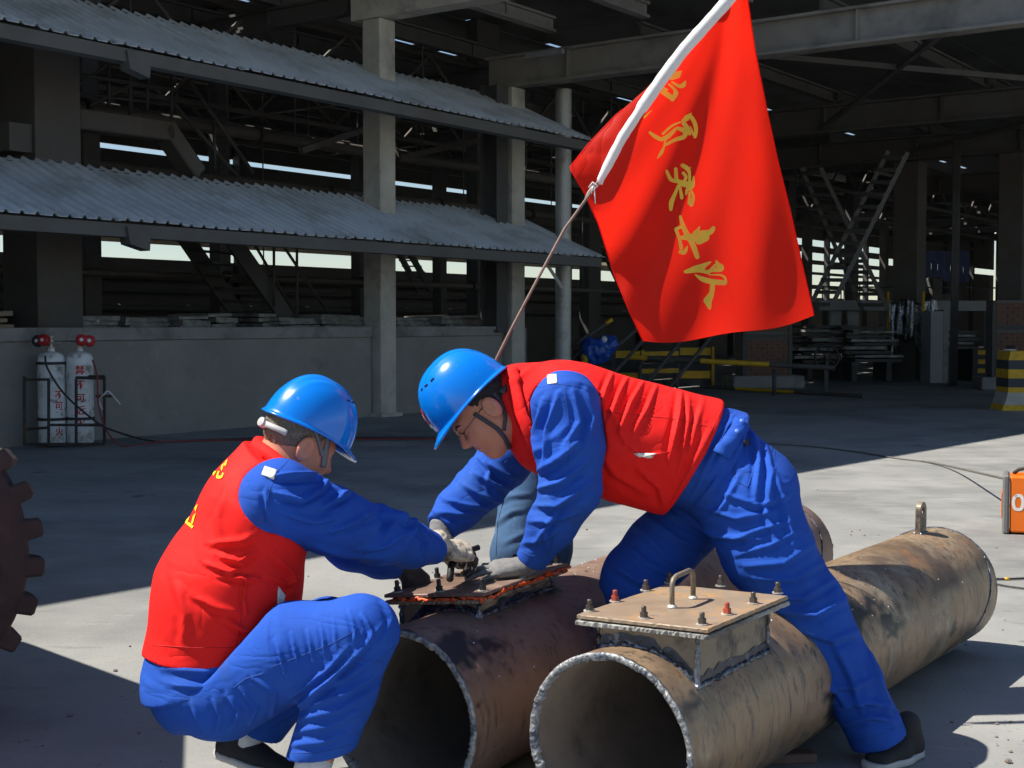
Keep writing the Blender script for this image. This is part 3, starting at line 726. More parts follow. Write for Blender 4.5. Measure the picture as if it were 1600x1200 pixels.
# spoked wheel
cw = P(1292, 558, 26.8); cw[2] = .25 + 0
o = empty('spoked_wheel', (cw[0], cw[1], 0), 'dark spoked iron wheel leaning before the tilted bars', 'wheel')
b = MB(); cc_ = P(1292, 558, 26.8); n = 28
ring = [cc_ + np.array([math.cos(2 * math.pi * k / n), 0.05 * math.sin(2 * math.pi * k / n), math.sin(2 * math.pi * k / n)]) * .235 for k in range(n + 1)]
b.tube(ring, .022, 8, cap=False); b.build('rim', M['rustframe'], o, True)
for k in range(3):
    a = math.pi * k / 3 + .3; b = MB(); d = np.array([math.cos(a), 0, math.sin(a)]) * .23; b.cyl(cc_ - d, cc_ + d, .018, 8); b.build('spoke', M['rustframe'], o, True)
b = MB(); b.cyl(cc_ - np.array([0, .06, 0]), cc_ + np.array([0, .06, 0]), .05, 12); b.build('hub', M['rustframe'], o, True, sharp=40)
b = MB(); b.bar(cc_ + np.array([0, .05, 0]), (cc_[0], cc_[1] + .05, 0), .08, .06, up=(0, 1, 0)); b.build('stand', M['dark'], o)
# yellow black boom and the pole on the ground
def striped_rod(name, a, b_, cuts, label, r_, first, cols=('yellow', 'steelcol')):
    o = empty(name, (a[0], a[1], min(a[2], b_[2]) - r_), label, 'pole')
    for i in range(len(cuts) - 1):
        q = MB(); q.cyl(a + (b_ - a) * cuts[i], a + (b_ - a) * cuts[i + 1], r_ * (1 if i % 2 else 1.02), 12); q.build('band', M[cols[(i + first) % 2]], o, True, sharp=40)
    return o
o = striped_rod('boom_pole', P(980, 558, 26), P(1305, 575, 25.2), [0, .10, .36, .69, 1.0], 'yellow and grey boom pole held level before the brick pier', .05, 0)
for px, yy in ((1000, 560), (1210, 571)):
    q = P(px, yy + 4, 26 - .8 * (px - 980) / 325); b = MB(); b.cyl((q[0], q[1], 0), q - np.array([0, 0, .03]), .04, 8); b.build('prop', M['dark'], o, True)
a_, c_ = G(1095, 604, .035), G(1350, 619, .035)
striped_rod('ground_pole', a_, c_, [0, .24, .61, 1.0], 'grey pole with one yellow band lying on the ground', .035, 1)
# striped trestles and blocks
def striped_block(px0, px1, py, h, rows, label, first=0, depth=.5, prof=False):
    c = G((px0 + px1) / 2, py); w = (px1 - px0) / FPX * c[1]
    o = empty('striped_block', c, label, 'barrier', 'yellow and black blocks')
    for r_ in range(rows):
        lbox(c, w * (1 - .004 * (r_ % 2)), depth, h / rows, M['yellow' if (r_ + first) % 2 == 0 else 'charcoal'], o, 'stripe', h / rows * r_, 0)
    return o
striped_block(1485, 1519, 590, .68, 6, 'small yellow and black block, left of the pair behind the tarp post', 1)
striped_block(1526, 1553, 590, .68, 6, 'small yellow and black block, right of the pair beside the brick pier', 1)
# jersey barrier at the right edge
c = G(1614, 642); o = empty('striped_barrier', c, 'yellow and charcoal striped concrete barrier at the right edge', 'barrier')
def jer(z): return .30 if z > .32 else .30 + (.32 - z) ** 1.6 * .6
zs = [0, .09, .12, .20, .28, .36, .50, .64, .78, .92]
mats = ['yellow', 'conc', 'conc', 'conc', 'yellow', 'charcoal', 'yellow', 'charcoal', 'yellow']
for i in range(len(zs) - 1):
    if i in (2, 3): continue
    z0, z1 = zs[i], zs[i + 1] if i != 1 else zs[4]
    ms_ = []
    sub = 5 if i == 1 else 1
    b = MB()
    for k_ in range(sub):
        za, zb = z0 + (z1 - z0) * k_ / sub, z0 + (z1 - z0) * (k_ + 1) / sub
        ra, rb = jer(za), jer(zb)
        if zb > .9: rb = rb - .03
        x0, x1 = c[0] - .08, c[0] + 1.6
        b.hexa([np.array(q) for q in ((x0 - ra, c[1] + .02, za), (x1, c[1] + .02, za), (x1, c[1] + .55, za), (x0 - ra, c[1] + .55, za), (x0 - rb, c[1] + .02, zb), (x1, c[1] + .02, zb), (x1, c[1] + .55, zb), (x0 - rb, c[1] + .55, zb))])
    b.build('stripe' if mats[i] != 'conc' else 'concrete_foot', M[mats[i]], o)
# old shoe on it
g_ = P(1578, 549, c[1] + .2)
o = empty('old_shoe', (g_[0], g_[1], .92), 'old dark shoe with pale sole left on the striped barrier', 'shoe')
b = MB(); b.lathe([(.005, -.0), (.05, .0), (.055, .02), (.05, .03), (.004, .03)], (g_[0], g_[1], .92), 16); q = np.array(b.v); q[:, 0] = g_[0] + (q[:, 0] - g_[0]) * 1.9; b.v = list(q); b.build('sole', M['sole'], o, True)
b = MB(); b.lathe([(.05, .03), (.048, .06), (.035, .085), (.01, .09)], (g_[0] + .01, g_[1], .92), 16); q = np.array(b.v); q[:, 0] = g_[0] + (q[:, 0] - g_[0]) * 1.5; b.v = list(q); b.build('upper', M['shoe'], o, True)
# trestles under the flag
for (x0, x1, y0, yb, lb) in ((962, 1000, 548, 605, 'left yellow striped trestle behind the red vest, under the flag'), (1062, 1110, 543, 603, 'right yellow striped trestle under the flag corner')):
    c = G((x0 + x1) / 2, yb); w = (x1 - x0) / FPX * c[1]; h = CAMH - (y0 - 505) / FPX * c[1]
    o = empty('striped_trestle', c, lb, 'trestle', 'yellow trestles under the flag')
    for r_ in range(5):
        lbox(c, w, .3, h / 5 * .97, M['yellow' if r_ in (1, 4) else 'black'], o, 'stripe', h / 5 * r_, 0)
    lbox(c + np.array([w / 2 + .05, -.02, 0]), .06, .32, h * 1.02, M['yellow'], o, 'end_post', 0, 0)
    lbox(c + np.array([-w / 2 - .05, -.02, 0]), .10, .32, h * 1.02, M['dark'], o, 'end_post', 0, 0)
c = G(1030, 600)
o = empty('striped_rail', c, 'low yellow rails linking the two striped trestles', 'rail')
for yy in (553, 572, 580):
    b = MB(); b.bar(P(1002, yy, 27.6), P(1060, yy - 1, 27.6), .06, .09); b.build('rail_bar', M['yellow'] if yy != 572 else M['black'], o)
for px in (1004, 1058):
    b = MB(); q = P(px, 553, 27.66); b.bar(q, (q[0], q[1], 0), .05, .05, up=(0, 1, 0)); b.build('post', M['dark'], o)
# leaning handrail poles near the round pole
poles = [((862, 562), (955, 500), 24.2, 'leftmost, with a yellow tip'), ((884, 566), (935, 528), 24.6, 'second from the round pole'), ((925, 575), (1000, 510), 24.3, 'crossing in front of the blue bundle'), ((955, 588), (1006, 530), 24.5, 'just right of the blue bundle'), ((1016, 592), (1066, 530), 24.6, 'in front of the left trestle'), ((1048, 604), (1112, 525), 24.4, 'rightmost, before the right trestle')]
for (a, b_, y_, lb) in poles:
    p1, p2 = P(*a, y_), P(*b_, y_ + .3); d = p2 - p1; k_ = -p1[2] / d[2] if abs(d[2]) > 1e-6 else 0
    p0 = p1 + d * max(k_, -3)
    b = MB(); b.cyl(p0, p2, .035, 10)
    if 'tip' in lb:
        o = empty('leaning_pole', p0, 'dark leaning steel pole, ' + lb, 'pole', 'leaning poles'); b.build('shaft', M['steelcol'], o, True)
        q = MB(); q.cyl(p2 - d / np.linalg.norm(d) * .12, p2 + d / np.linalg.norm(d) * .02, .04, 10); q.build('tip', M['yellow'], o, True)
    else:
        tag(b.build('leaning_pole', M['steelcol'], None, True, origin=tuple(p0)), 'dark leaning steel pole, ' + lb, 'pole', 'leaning poles')
lbox(G(930, 590) * np.array([1, 1, 0]), 1.1, .5, .72, M['dark'], None, 'work_trestle')
tr = bpy.data.objects['work_trestle']; tag(tr, 'dark low trestle carrying the blue bundle', 'trestle')
# hung black tarp with its two posts
for i, (px, y0, y1, lb) in enumerate(((1386, 456, 593, 'yellow post at the left end of the black tarp'), (1441, 455, 595, 'yellow post at the right end of the black tarp'))):
    q = G(px, y1); h = CAMH - (y0 - 505) / FPX * q[1]
    b = MB(); b.cyl(q, q + np.array([0, 0, h]), .035, 8); tag(b.build('yellow_post', M['yellow'], None, True, origin=tuple(q)), lb, 'post', 'yellow posts of the tarp')
Yt = G(1386, 593)[1] - .45
nx, nz = 60, 24
vs_ = []
for j in range(nz):
    v_ = j / (nz - 1)
    for i in range(nx):
        u_ = i / (nx - 1)
        bottom = 545 + 22 * math.sin(u_ * 9.2 + 1.2) + 12 * math.sin(u_ * 21) - 20 * abs(u_ - .45)
        px = 1388 + (74 + 8 * v_) * u_ - 2 * v_; py = 470 + 4 * math.sin(u_ * 12) * (1 - v_) + (bottom - 470) * v_
        fold = .11 * math.sin(u_ * 38 + 2 * math.sin(u_ * 7)) * (.35 + .65 * v_) + .05 * math.sin(u_ * 71 + v_ * 5)
        vs_.append(P(px + 2.5 * math.sin(u_ * 38 + v_ * 3), py, Yt + fold))
fs = [(j * nx + i, j * nx + i + 1, (j + 1) * nx + i + 1, (j + 1) * nx + i) for j in range(nz - 1) for i in range(nx - 1)]
o = mesh_obj('black_tarp', vs_, fs, M['tarp'], None, True, origin=vs_[nx * (nz - 1) + nx // 2]); tag(o, 'crumpled silvery black plastic tarp hung between two yellow posts', 'tarp')
sm = o.modifiers.new('thick', 'SOLIDIFY'); sm.thickness = .006
# pale cabinet board
c = G(1463, 598); o = empty('metal_cabinet', c, 'tall pale grey cabinet side right of the black tarp', 'cabinet')
lbox(c, .30, .5, 1.62, M['paleboard'], o, 'side_panel', .0, .15); lbox(c + np.array([.215, .03, 0]), .12, .5, 1.66, M['coping'], o, 'door_frame', 0, .15)
# blue sheet and machine far away
o = empty('blue_partition', P(1480, 440, 44), 'far dark blue sheet partition under the roof at right', 'partition')
for k_ in range(7):
    b = MB(); b.bar(P(1450 + k_ * 10, 440, 44), P(1450 + k_ * 10, 392, 44), .19, .04, up=(0, 1, 0)); b.build('sheet', M['bluesheet'], o)
o = empty('machine_silhouette', (P(1470, 470, 42)[0], 42, 0), 'dark machine standing before the far blue partition', 'machine')
lbox(np.array([P(1472, 470, 42)[0], 42, 0]), 1.0, .8, 2.3, M['dark'], o, 'body', 0, 0, .05); lbox(np.array([P(1460, 470, 42)[0], 41.8, 0]), .35, .6, 2.75, M['dark'], o, 'head', 0, 0, .05)
o = empty('cable_bundle', G(1490, 590), 'dark vertical cable bundle hanging right of the tarp column', 'cables')
for k_ in range(4):
    q = P(1487 + k_ * 3, 480, 29.5); b = MB(); b.cyl((q[0], q[1], .0), (q[0], q[1], 5.3), .025, 8); b.build('cable_run', M['dark'], o, True)
# blue bundle on the trestle
o = empty('blue_bundle', P(935, 566, 24.0), 'crumpled bright blue plastic bundle behind the leaning poles', 'bundle')
def blob(c, r3, seed, amp, name, m_, parent, sub=4):
    bm = bmesh.new(); bmesh.ops.create_icosphere(bm, subdivisions=sub, radius=1)
    r_ = np.random.default_rng(seed); fr_ = r_.normal(size=(9, 3)) * 2.6; ph = r_.uniform(0, 6.28, 9)
    vs_ = []
    for v_ in bm.verts:
        d = np.array(v_.co); n_ = sum(abs(math.sin(np.dot(f_, d) + p_)) for f_, p_ in zip(fr_, ph)) / 9 - .6
        vs_.append(np.asarray(c) + d * np.asarray(r3) * (1 + amp * n_))
    bm.verts.index_update(); fs = [[v_.index for v_ in f.verts] for f in bm.faces]; bm.free()
    return mesh_obj(name, vs_, fs, m_, parent, True)
blob(P(930, 549, 24.0), (.25, .22, .24), 3, 1.1, 'bag_lump', M['bluetarp'], o)
blob(P(950, 540, 24.1), (.17, .16, .17), 5, 1.2, 'bag_lump', M['bluetarp'], o)
blob(P(914, 560, 23.9), (.07, .1, .09), 8, .8, 'yellow_tag', M['yellow'], o, 2)
blob(P(944, 530, 23.9), (.05, .05, .06), 9, .8, 'white_tag', M['whitepaint'], o, 2)
b = MB(); q0 = P(836, 382, 20.2); q1 = P(880, 448, 20.4)
o = tag(b.build('x', M['conc']) , None) if False else None
b = MB(); b.bar(P(834, 382, 21.6), P(879, 450, 21.6), .07, .05); b.build('slanted_strut', M['conc'], bpy.data.objects['steel_pole'])

# ================================================================== PIPES
TP = R(35)
UP = np.array([math.sin(TP), math.cos(TP), 0.0]); NP_ = np.array([math.cos(TP), -math.sin(TP), 0.0]); ZP = np.array([0, 0, 1.0])
PR, PT = .245, .017
def noise1(n, seed, octs=((3, 1.), (9, .6), (23, .4), (61, .3))):
    r_ = np.random.default_rng(seed); a = np.arange(n) / n * 2 * math.pi; o = np.zeros(n)
    for f_, w_ in octs:
        for k_ in range(3):
            o += w_ * np.sin(a * (f_ + r_.integers(0, f_)) + r_.uniform(0, 6.28)) / 3
    return o
def pipe(front, L, m_, label, seed, seams, yaw):
    UP = np.array([math.sin(yaw), math.cos(yaw), 0.0]); NP_ = np.array([math.cos(yaw), -math.sin(yaw), 0.0])
    c0 = np.array([front[0], front[1], PR + .012]); o = empty('steel_pipe', (c0[0], c0[1], 0), label, 'pipe', 'cut steel pipes on the yard')
    n = 160
    an = np.arange(n) / n * 2 * math.pi
    dirs = np.outer(np.cos(an), NP_) + np.outer(np.sin(an), ZP)
    def shell(name, rad, flip, mm):
        jag = noise1(n, seed) * .004
        vs_ = []; ls = [0] + list(np.linspace(.02, L, 26))
        for i, l_ in enumerate(ls):
            dent = .0012 * np.sin(an * 3 + l_ * 2 + seed)
            vs_ += list(c0 + UP * l_ + np.outer(jag if i == 0 else 0 * jag, UP) + dirs * (rad + dent)[:, None])
        fs = [(i * n + k_, i * n + (k_ + 1) % n, (i + 1) * n + (k_ + 1) % n, (i + 1) * n + k_) for i in range(len(ls) - 1) for k_ in range(n)]
        if flip: fs = [f[::-1] for f in fs]
        return mesh_obj(name, vs_, fs, mm, o, True)
    shell('outer_wall', PR, True, m_); shell('inner_wall', PR - PT, False, M['inside'])
    for end in (0, 1):                                   # rough torch-cut rims
        n2 = 480; a2 = np.arange(n2) / n2 * 2 * math.pi
        d2 = np.outer(np.cos(a2), NP_) + np.outer(np.sin(a2), ZP)
        j1 = noise1(n2, seed + 5 + end); rj = np.random.default_rng(seed + 9 + end)
        def rough(k_): x_ = rj.normal(size=n2); ker = np.ones(k_) / k_; return np.convolve(np.concatenate([x_[-k_:], x_, x_[:k_]]), ker, 'same')[k_:-k_] * math.sqrt(k_)
        j2 = .45 * rough(3) + .45 * rough(9) * np.clip(rough(41), 0, 1.5) + .4 * rough(25)
        rows = [(PR - .0005, 0, .0012, 0), (PR + .0008, -.003, .0012, .0014), (PR - PT * .35, -.006, .001, .0018), (PR - PT * .75, -.005, .0015, .0020), (PR - PT - .001, -.002, .003, .0014), (PR - PT - .003, .010, .0035, .0012)]
        vs_ = []
        for ri, (rr_, l_, jr, jl) in enumerate(rows):
            sgn = 1 if end == 0 else -1
            lo = l_ * sgn + (0 if end == 0 else L)
            noise_r = (j1 if ri < 3 else np.where(j2 > .35, j2 * 1.6, j1 * .5)) * jr
            base = noise1(n2, seed) * .004 if end == 0 else 0
            vs_ += list(c0 + UP * lo + np.outer(j2 * jl + base, UP) + d2 * (rr_ - noise_r)[:, None])
        fs = [(i * n2 + k_, i * n2 + (k_ + 1) % n2, (i + 1) * n2 + (k_ + 1) % n2, (i + 1) * n2 + k_) for i in range(len(rows) - 1) for k_ in range(n2)]
        if end: fs = [f[::-1] for f in fs]
        mesh_obj('cut_rim', vs_, fs, M['cut'], o, True)
    for l_, tilt in seams:
        pts = [c0 + UP * (l_ + tilt * math.sin(a + .5)) + (NP_ * math.cos(a) + ZP * math.sin(a)) * (PR + .0015) for a in np.linspace(0, 2 * math.pi, 140)]
        rr_ = .0032 + .0012 * noise1(140, seed + 31, ((20, 1), (50, 1)))
        b = MB(); b.tube(pts, list(rr_), 6, cap=False); b.build('weld_seam', M['weld'], o, True)
    r_ = np.random.default_rng(seed); b = MB()
    for k_ in range(70):                                 # spatter beads
        a = r_.uniform(.15, 1.9); l_ = r_.uniform(.1, L - .1) if k_ % 2 else r_.uniform(.9, 1.6)
        p = c0 + UP * l_ + (NP_ * math.cos(a) + ZP * math.sin(a)) * PR; q = r_.uniform(.0015, .0035)
        b.lathe([(q * .3, q), (q, q * .2), (q, -q)], p, 5, axis=(NP_ * math.cos(a) + ZP * math.sin(a)))
    s_ = b.build('weld_spatter', M['spatter'], o, True); s_['kind'] = 'stuff'
    for l_ in (.5, L - .4):                              # wooden chocks keep it from rolling
        pass
    return o, c0
RPo, RPc = pipe((.25, 3.47), 2.66, M['pipe1'], 'tan weathered steel pipe in front, with a lifting eye on its far end', 11, ((2.45, .20),), TP)
LPo, LPc = pipe((-.306, 3.73), 3.22, M['pipe2'], 'dark brown steel pipe behind, between the two workers', 23, ((2.05, 0), (2.95, .18)), R(30))
def jag_plate(name, cs, th, m_, parent, jag, seed, n=36, zoff=0.0):
    r_ = np.random.default_rng(seed); top = []
    cs = [np.asarray(c) for c in cs]
    for i in range(4):
        a, b_ = cs[i], cs[(i + 1) % 4]; d = (b_ - a); nn = np.cross(d, ZP); nn /= np.linalg.norm(nn)
        for k_ in range(n):
            u_ = k_ / n; top.append(a + d * u_ + nn * (r_.normal() * jag * (0 if k_ == 0 else 1)))
    N_ = len(top); ctr = sum(cs) / 4
    up = np.cross(cs[1] - cs[0], cs[3] - cs[0]); up /= np.linalg.norm(up)
    if up[2] < 0: up = -up
    vs_ = []
    for ring, (ins, h) in enumerate(((.012, 0), (.002, 0), (0, -.0025), (0.0, -th + .002), (.004, -th))):
        for p in top:
            q = p - ctr; l_ = np.linalg.norm(q); jj = r_.normal() * jag * .6 if 2 <= ring <= 3 else 0
            vs_.append(ctr + q * (1 - ins / l_) + up * (h + zoff) + q / l_ * jj)
    fs = [tuple(range(N_))] + [(i * N_ + k_, i * N_ + (k_ + 1) % N_, (i + 1) * N_ + (k_ + 1) % N_, (i + 1) * N_ + k_)[::-1] for i in range(4) for k_ in range(N_)] + [tuple(4 * N_ + k_ for k_ in range(N_))[::-1]]
    b = MB(); b.add(vs_, fs); return b.build(name, m_, parent)
def bolt(parent, p, up, m_, h=.03):
    b = MB(); b.lathe([(.016, 0), (.016, .003)], p, 14, axis=up); o = b.build('washer', M['spatter'], parent, True, sharp=30)
    b = MB(); b.lathe([(.0115, .003), (.0115, .016)], p, 6, axis=up); b.build('nut', m_, parent)
    b = MB(); b.lathe([(.0068, .016), (.0068, h), (.005, h + .002)], p, 10, axis=up); b.build('stud', m_, parent, True, sharp=30)
def neck(parent, cs, zt, pc, m_, seed, yaw=TP):
    """welded collar: four walls whose foot follows the pipe"""
    cs = [np.asarray(c) for c in cs]
    def foot(p):
        x = np.dot(p - pc, np.array([math.cos(yaw), -math.sin(yaw), 0.0])); return pc[2] + math.sqrt(max(PR ** 2 - min(abs(x), PR * .995) ** 2, 0)) - .006
    path = []
    for i in range(4):
        a, b_ = cs[i], cs[(i + 1) % 4]; n = 14; vs_ = []
        nn = np.cross(b_ - a, ZP); nn /= np.linalg.norm(nn)
        for k_ in range(n + 1):
            q = a + (b_ - a) * k_ / n
            vs_ += [np.array([q[0], q[1], foot(q)]), np.array([q[0], q[1], zt])]
            path.append(np.array([q[0], q[1], foot(q) + .007]) + nn * .003)
        m0 = len(vs_); vs_ += [v_ - nn * .012 for v_ in vs_]
        fs = []
        for k_ in range(n):
            fs += [(2 * k_, 2 * k_ + 2, 2 * k_ + 3, 2 * k_ + 1), (m0 + 2 * k_, m0 + 2 * k_ + 1, m0 + 2 * k_ + 3, m0 + 2 * k_ + 2)]
        b = MB(); b.add(vs_, fs); b.build('collar_wall', m_, parent)
        b = MB(); c_ = a; zs_ = np.linspace(foot(a), zt, 14); r_ = np.random.default_rng(seed + i)
        b.tube([np.array([a[0], a[1], z_]) + r_.normal(size=3) * .001 for z_ in zs_], list(.007 + .002 * r_.normal(size=14)), 7); b.build('corner_weld', M['weld'], parent, True)
    path.append(path[0]); r_ = np.random.default_rng(seed)
    fine = []
    for i in range(len(path) - 1):
        for k_ in range(3): fine.append(path[i] + (path[i + 1] - path[i]) * k_ / 3 + r_.normal(size=3) * .0012)
    b = MB(); b.tube(fine, list(np.abs(.008 + .0025 * r_.normal(size=len(fine)))), 7); b.build('foot_weld', M['weld'], parent, True)
    # blue-black heat band above the weld
    n = len(path) - 1; vs_ = []
    for k_ in range(n + 1):
        p = path[k_ % n]; h_ = min(.5 * (zt - p[2]), .024) + .006 * r_.normal() * .7 + .004
        c_ = sum(cs) / 4; o_ = p - c_; o_[2] = 0; o_ /= np.linalg.norm(o_)
        a = np.array([p[0], p[1], p[2]]) + o_ * .0006; vs_ += [a - np.array([0, 0, .004]), a + np.array([0, 0, max(.006, h_ * .6)]) , a + np.array([0, 0, max(.010, h_)]) - o_ * .0012]
    b = MB(); b.add(vs_, [(3 * k_ + q_, 3 * k_ + 3 + q_, 3 * k_ + 4 + q_, 3 * k_ + 1 + q_) for k_ in range(n) for q_ in (0, 1)]); b.build('heat_band', M['heat'], parent, True)
def inset(cs, a, b_):                                    # shrink a quad about its centre along its two sides
    cs = [np.asarray(c) for c in cs]; c = sum(cs) / 4
    e1_, e2_ = (cs[1] - cs[0]) / 2, (cs[3] - cs[0]) / 2
    return [c - e1_ * a - e2_ * b_, c + e1_ * a - e2_ * b_, c + e1_ * a + e2_ * b_, c - e1_ * a + e2_ * b_]
# --- right plate
ZT = .577
q = [G(901, 960, ZT), G(1106, 983, ZT), G(1231, 931, ZT)]; q.append(q[0] + q[2] - q[1])
cp = empty('cover_plate', sum(q) / 4 * np.array([1, 1, 0]) + np.array([0, 0, .50]), 'square rusty cover plate with ten bolts and a bent handle on the tan pipe', 'plate', 'bolted cover plates')
jag_plate('top_plate', q, .012, M['plate'], cp, .0007, 3)
jag_plate('flange', [c - ZP * .0155 for c in inset(q, 1.015, 1.012)], .013, M['slab'], cp, .0022, 5, n=60)
neck(RPo, [c - ZP * .03 for c in inset(q, .76, .86)], ZT - .028, RPc, M['neck'], 41)
for i, (x, y) in enumerate(((921, 955), (961, 940), (1009, 923), (1046, 911), (1126, 916), (1215, 927), (1177, 943), (1136, 960), (1097, 976), (1006, 966))):
    bolt(cp, G(x, y, ZT) + ZP * .0003, ZP, M['rbolt'] if i in (1, 7) else M['bolt'])
h0, h1 = G(1050, 950, ZT), G(1083, 936, ZT); hh = .083
hp = [h0 - ZP * .002, h0 + ZP * (hh - .018)] + [h0 + (h1 - h0) * .06 + ZP * (hh - .006), h0 + (h1 - h0) * .2 + ZP * hh, h0 + (h1 - h0) * .8 + ZP * (hh + .002), h0 + (h1 - h0) * .94 + ZP * (hh - .004), h1 + ZP * (hh - .018), h1 - ZP * .002]
b = MB(); b.tube(hp, .0072, 12); b.build('handle', M['neck'], cp, True)
for h_ in (h0, h1):
    b = MB(); b.lathe([(.015, 0), (.013, .005), (.008, .01)], h_, 9); b.build('handle_weld', M['spatter'], cp, True)
# --- lifting eye on the far end
el = RPc + UP * 2.44 + ZP * PR
eye = MB(); pts = []
for a in np.linspace(0, math.pi, 14): pts.append((math.cos(a) * .034, .095 + math.sin(a) * .034))
pts = [(.034, -.01)] + pts + [(-.034, -.01)]
hole = [(math.cos(a) * .015, .095 + math.sin(a) * .015) for a in np.linspace(0, 2 * math.pi, 17)[:-1]]
ed_ = UP * .55 + NP_ * -.1; ed_ = np.array([.62, .8, 0]); ed_ /= np.linalg.norm(ed_); et = np.cross(ed_, ZP) * .02
bm = bmesh.new()
def ring_verts(pl, off): return [bm.verts.new(el + ed_ * x + ZP * z + et * off) for x, z in pl]
for off in (-.5, .5):
    vo, vh = ring_verts(pts, off), ring_verts(hole, off)
    eds = [bm.edges.new((vo[i], vo[(i + 1) % len(vo)])) for i in range(len(vo))] + [bm.edges.new((vh[i], vh[(i + 1) % len(vh)])) for i in range(len(vh))]
    bmesh.ops.triangle_fill(bm, use_beauty=True, use_dissolve=False, edges=eds)
    if off < 0: A_, H_ = vo, vh
for a_, b_ in ((A_, vo), (H_, vh)):
    for i in range(len(a_)): bm.faces.new((a_[i], a_[(i + 1) % len(a_)], b_[(i + 1) % len(a_)], b_[i]))
bmesh.ops.recalc_face_normals(bm, faces=bm.faces)
bm.verts.index_update(); mesh_obj('lifting_eye', [v_.co[:] for v_ in bm.verts], [[v_.index for v_ in f.verts] for f in bm.faces], M['neck'], RPo); bm.free()
b = MB(); b.tube([el + ed_ * x + np.cross(ed_, ZP) * .014 * s_ + ZP * .002 for s_ in (1,) for x in np.linspace(-.036, .036, 8)] + [el + ed_ * x - np.cross(ed_, ZP) * .014 + ZP * .002 for x in np.linspace(.036, -.036, 8)], .006, 7); b.build('eye_weld', M['weld'], RPo, True)
# --- left plate
q2 = [G(600, 929, .532), G(756, 927, .572), G(887, 879, .575)]; q2.append(q2[0] + q2[2] - q2[1])
cp2 = empty('cover_plate', sum(q2) / 4 - ZP * .08, 'brown cover plate edged with orange sealant under the gloved hands', 'plate', 'bolted cover plates')
jag_plate('top_plate', q2, .011, M['plate2'], cp2, .0007, 13)
jag_plate('flange', [c - ZP * .020 for c in inset(q2, .99, 1.0)], .012, M['neck'], cp2, .0020, 15, n=60)
neck(LPo, [c - ZP * .03 for c in inset(q2, .78, .86)], .525, LPc, M['neck'], 51, R(30))
up2 = np.cross(q2[1] - q2[0], q2[3] - q2[0]); up2 /= np.linalg.norm(up2)
r_ = np.random.default_rng(77)
for i, (a, c_, f0, f1) in enumerate(((0, 1, .1, .99), (1, 2, .0, 1.02), (2, 3, .05, .8), (3, 0, .2, .9))):   # squeezed-out sealant
    pts = []; rr_ = []
    for k_ in np.linspace(f0, f1, 46):
        pts.append(q2[a] + (q2[c_] - q2[a]) * k_ - up2 * (.0155 + .003 * r_.normal() * .6) + r_.normal(size=3) * .0015); rr_.append(abs(.0048 + .0028 * r_.normal()))
    b = MB(); b.tube(pts, rr_, 7); b.build('sealant_bead', M['sealant'], cp2, True)
def onq(u_, v_): return q2[0] + (q2[1] - q2[0]) * u_ + (q2[3] - q2[0]) * v_
for u_, v_ in ((.07, .07), (.5, .07), (.93, .07), (.94, .94), (.94, .5), (.06, .5), (.06, .94), (.5, .94)):
    bolt(cp2, onq(u_, v_) + up2 * .0004, up2, M['black'], .034)
# timber chocks and grit round the pipes
for i, (px, py, w_, d_, lb) in enumerate(((1225, 1190, .20, .06, 'short broken timber lying by the front pipe'), (1440, 1010, .12, .05, 'small timber chock in the shade of the far pipe end'))):
    c = G(px, py); b = MB(); x = UP if i else np.array([.97, .1, 0]); y = np.cross(ZP, x)
    b.hexa([c + x * a * w_ / 2 + y * d * d_ / 2 + ZP * z for z in (.0, .03) for a, d in ((-1, -1), (1, -1), (1, 1), (-1, 1))]); tag(b.build('timber_chock', M['wood'], None, bevel=.004, origin='base'), lb, 'timber')
b = MB(); r_ = np.random.default_rng(5)
for k_ in range(420):
    if k_ < 200: x, y = r_.uniform(-1.6, 3.2), r_.uniform(3.2, 9)
    elif k_ < 330:
        l_, s_ = r_.uniform(-.3, 2.8), r_.choice([-.28, .9]) + r_.normal() * .06; p = RPc + UP * l_ + NP_ * (s_ - .3); x, y = p[0], p[1]
    else: x, y = r_.uniform(-6, 8), r_.uniform(8, 22)
    q_ = r_.uniform(.002, .008) * (1 if k_ % 9 else 1.8)
    b.lathe([(q_ * .6, 0), (q_, q_ * .4), (q_ * .5, q_ * r_.uniform(.7, 1.2))], (x, y, 0), 5)
s_ = b.build('grit', M['stone']); s_['kind'] = 'stuff'; s_['label'] = 'scattered small stones and grit on the yard'; s_['category'] = 'gravel'

# ================================================================== WELDING MACHINE, CABLES
c = G(1583, 838); h_ = .375; x0, y0 = c[0], c[1]
wm = empty('welding_machine', (x0 + .25, y0 + .14, 0), 'orange welding machine box with white painted number at the right edge', 'machine')
b = MB(); b.box(x0 + .04, x0 + .56, y0, y0 + .26, .012, h_); b.build('casing', M['orange'], wm, bevel=.012)
b = MB(); b.box(x0 - .004, x0 + .038, y0 - .008, y0 + .268, .0, h_ + .006); b.build('front_bezel', M['greyplastic'], wm, bevel=.012)
b = MB(); b.box(x0 - .012, x0 - .005, y0 + .03, y0 + .23, .10, .26); b.build('front_panel', M['orange'], wm, bevel=.002)
b = MB(); b.box(x0 + .562, x0 + .60, y0 - .008, y0 + .268, .0, h_ + .006); b.build('rear_bezel', M['greyplastic'], wm, bevel=.012)
b = MB(); b.tube([(x0 + .06, y0 + .13, h_ + .002), (x0 + .09, y0 + .13, h_ + .03), (x0 + .16, y0 + .13, h_ + .048), (x0 + .3, y0 + .13, h_ + .052), (x0 + .46, y0 + .13, h_ + .045), (x0 + .54, y0 + .13, h_ + .002)], .012, 10); b.build('carry_handle', M['hose'], wm, True)
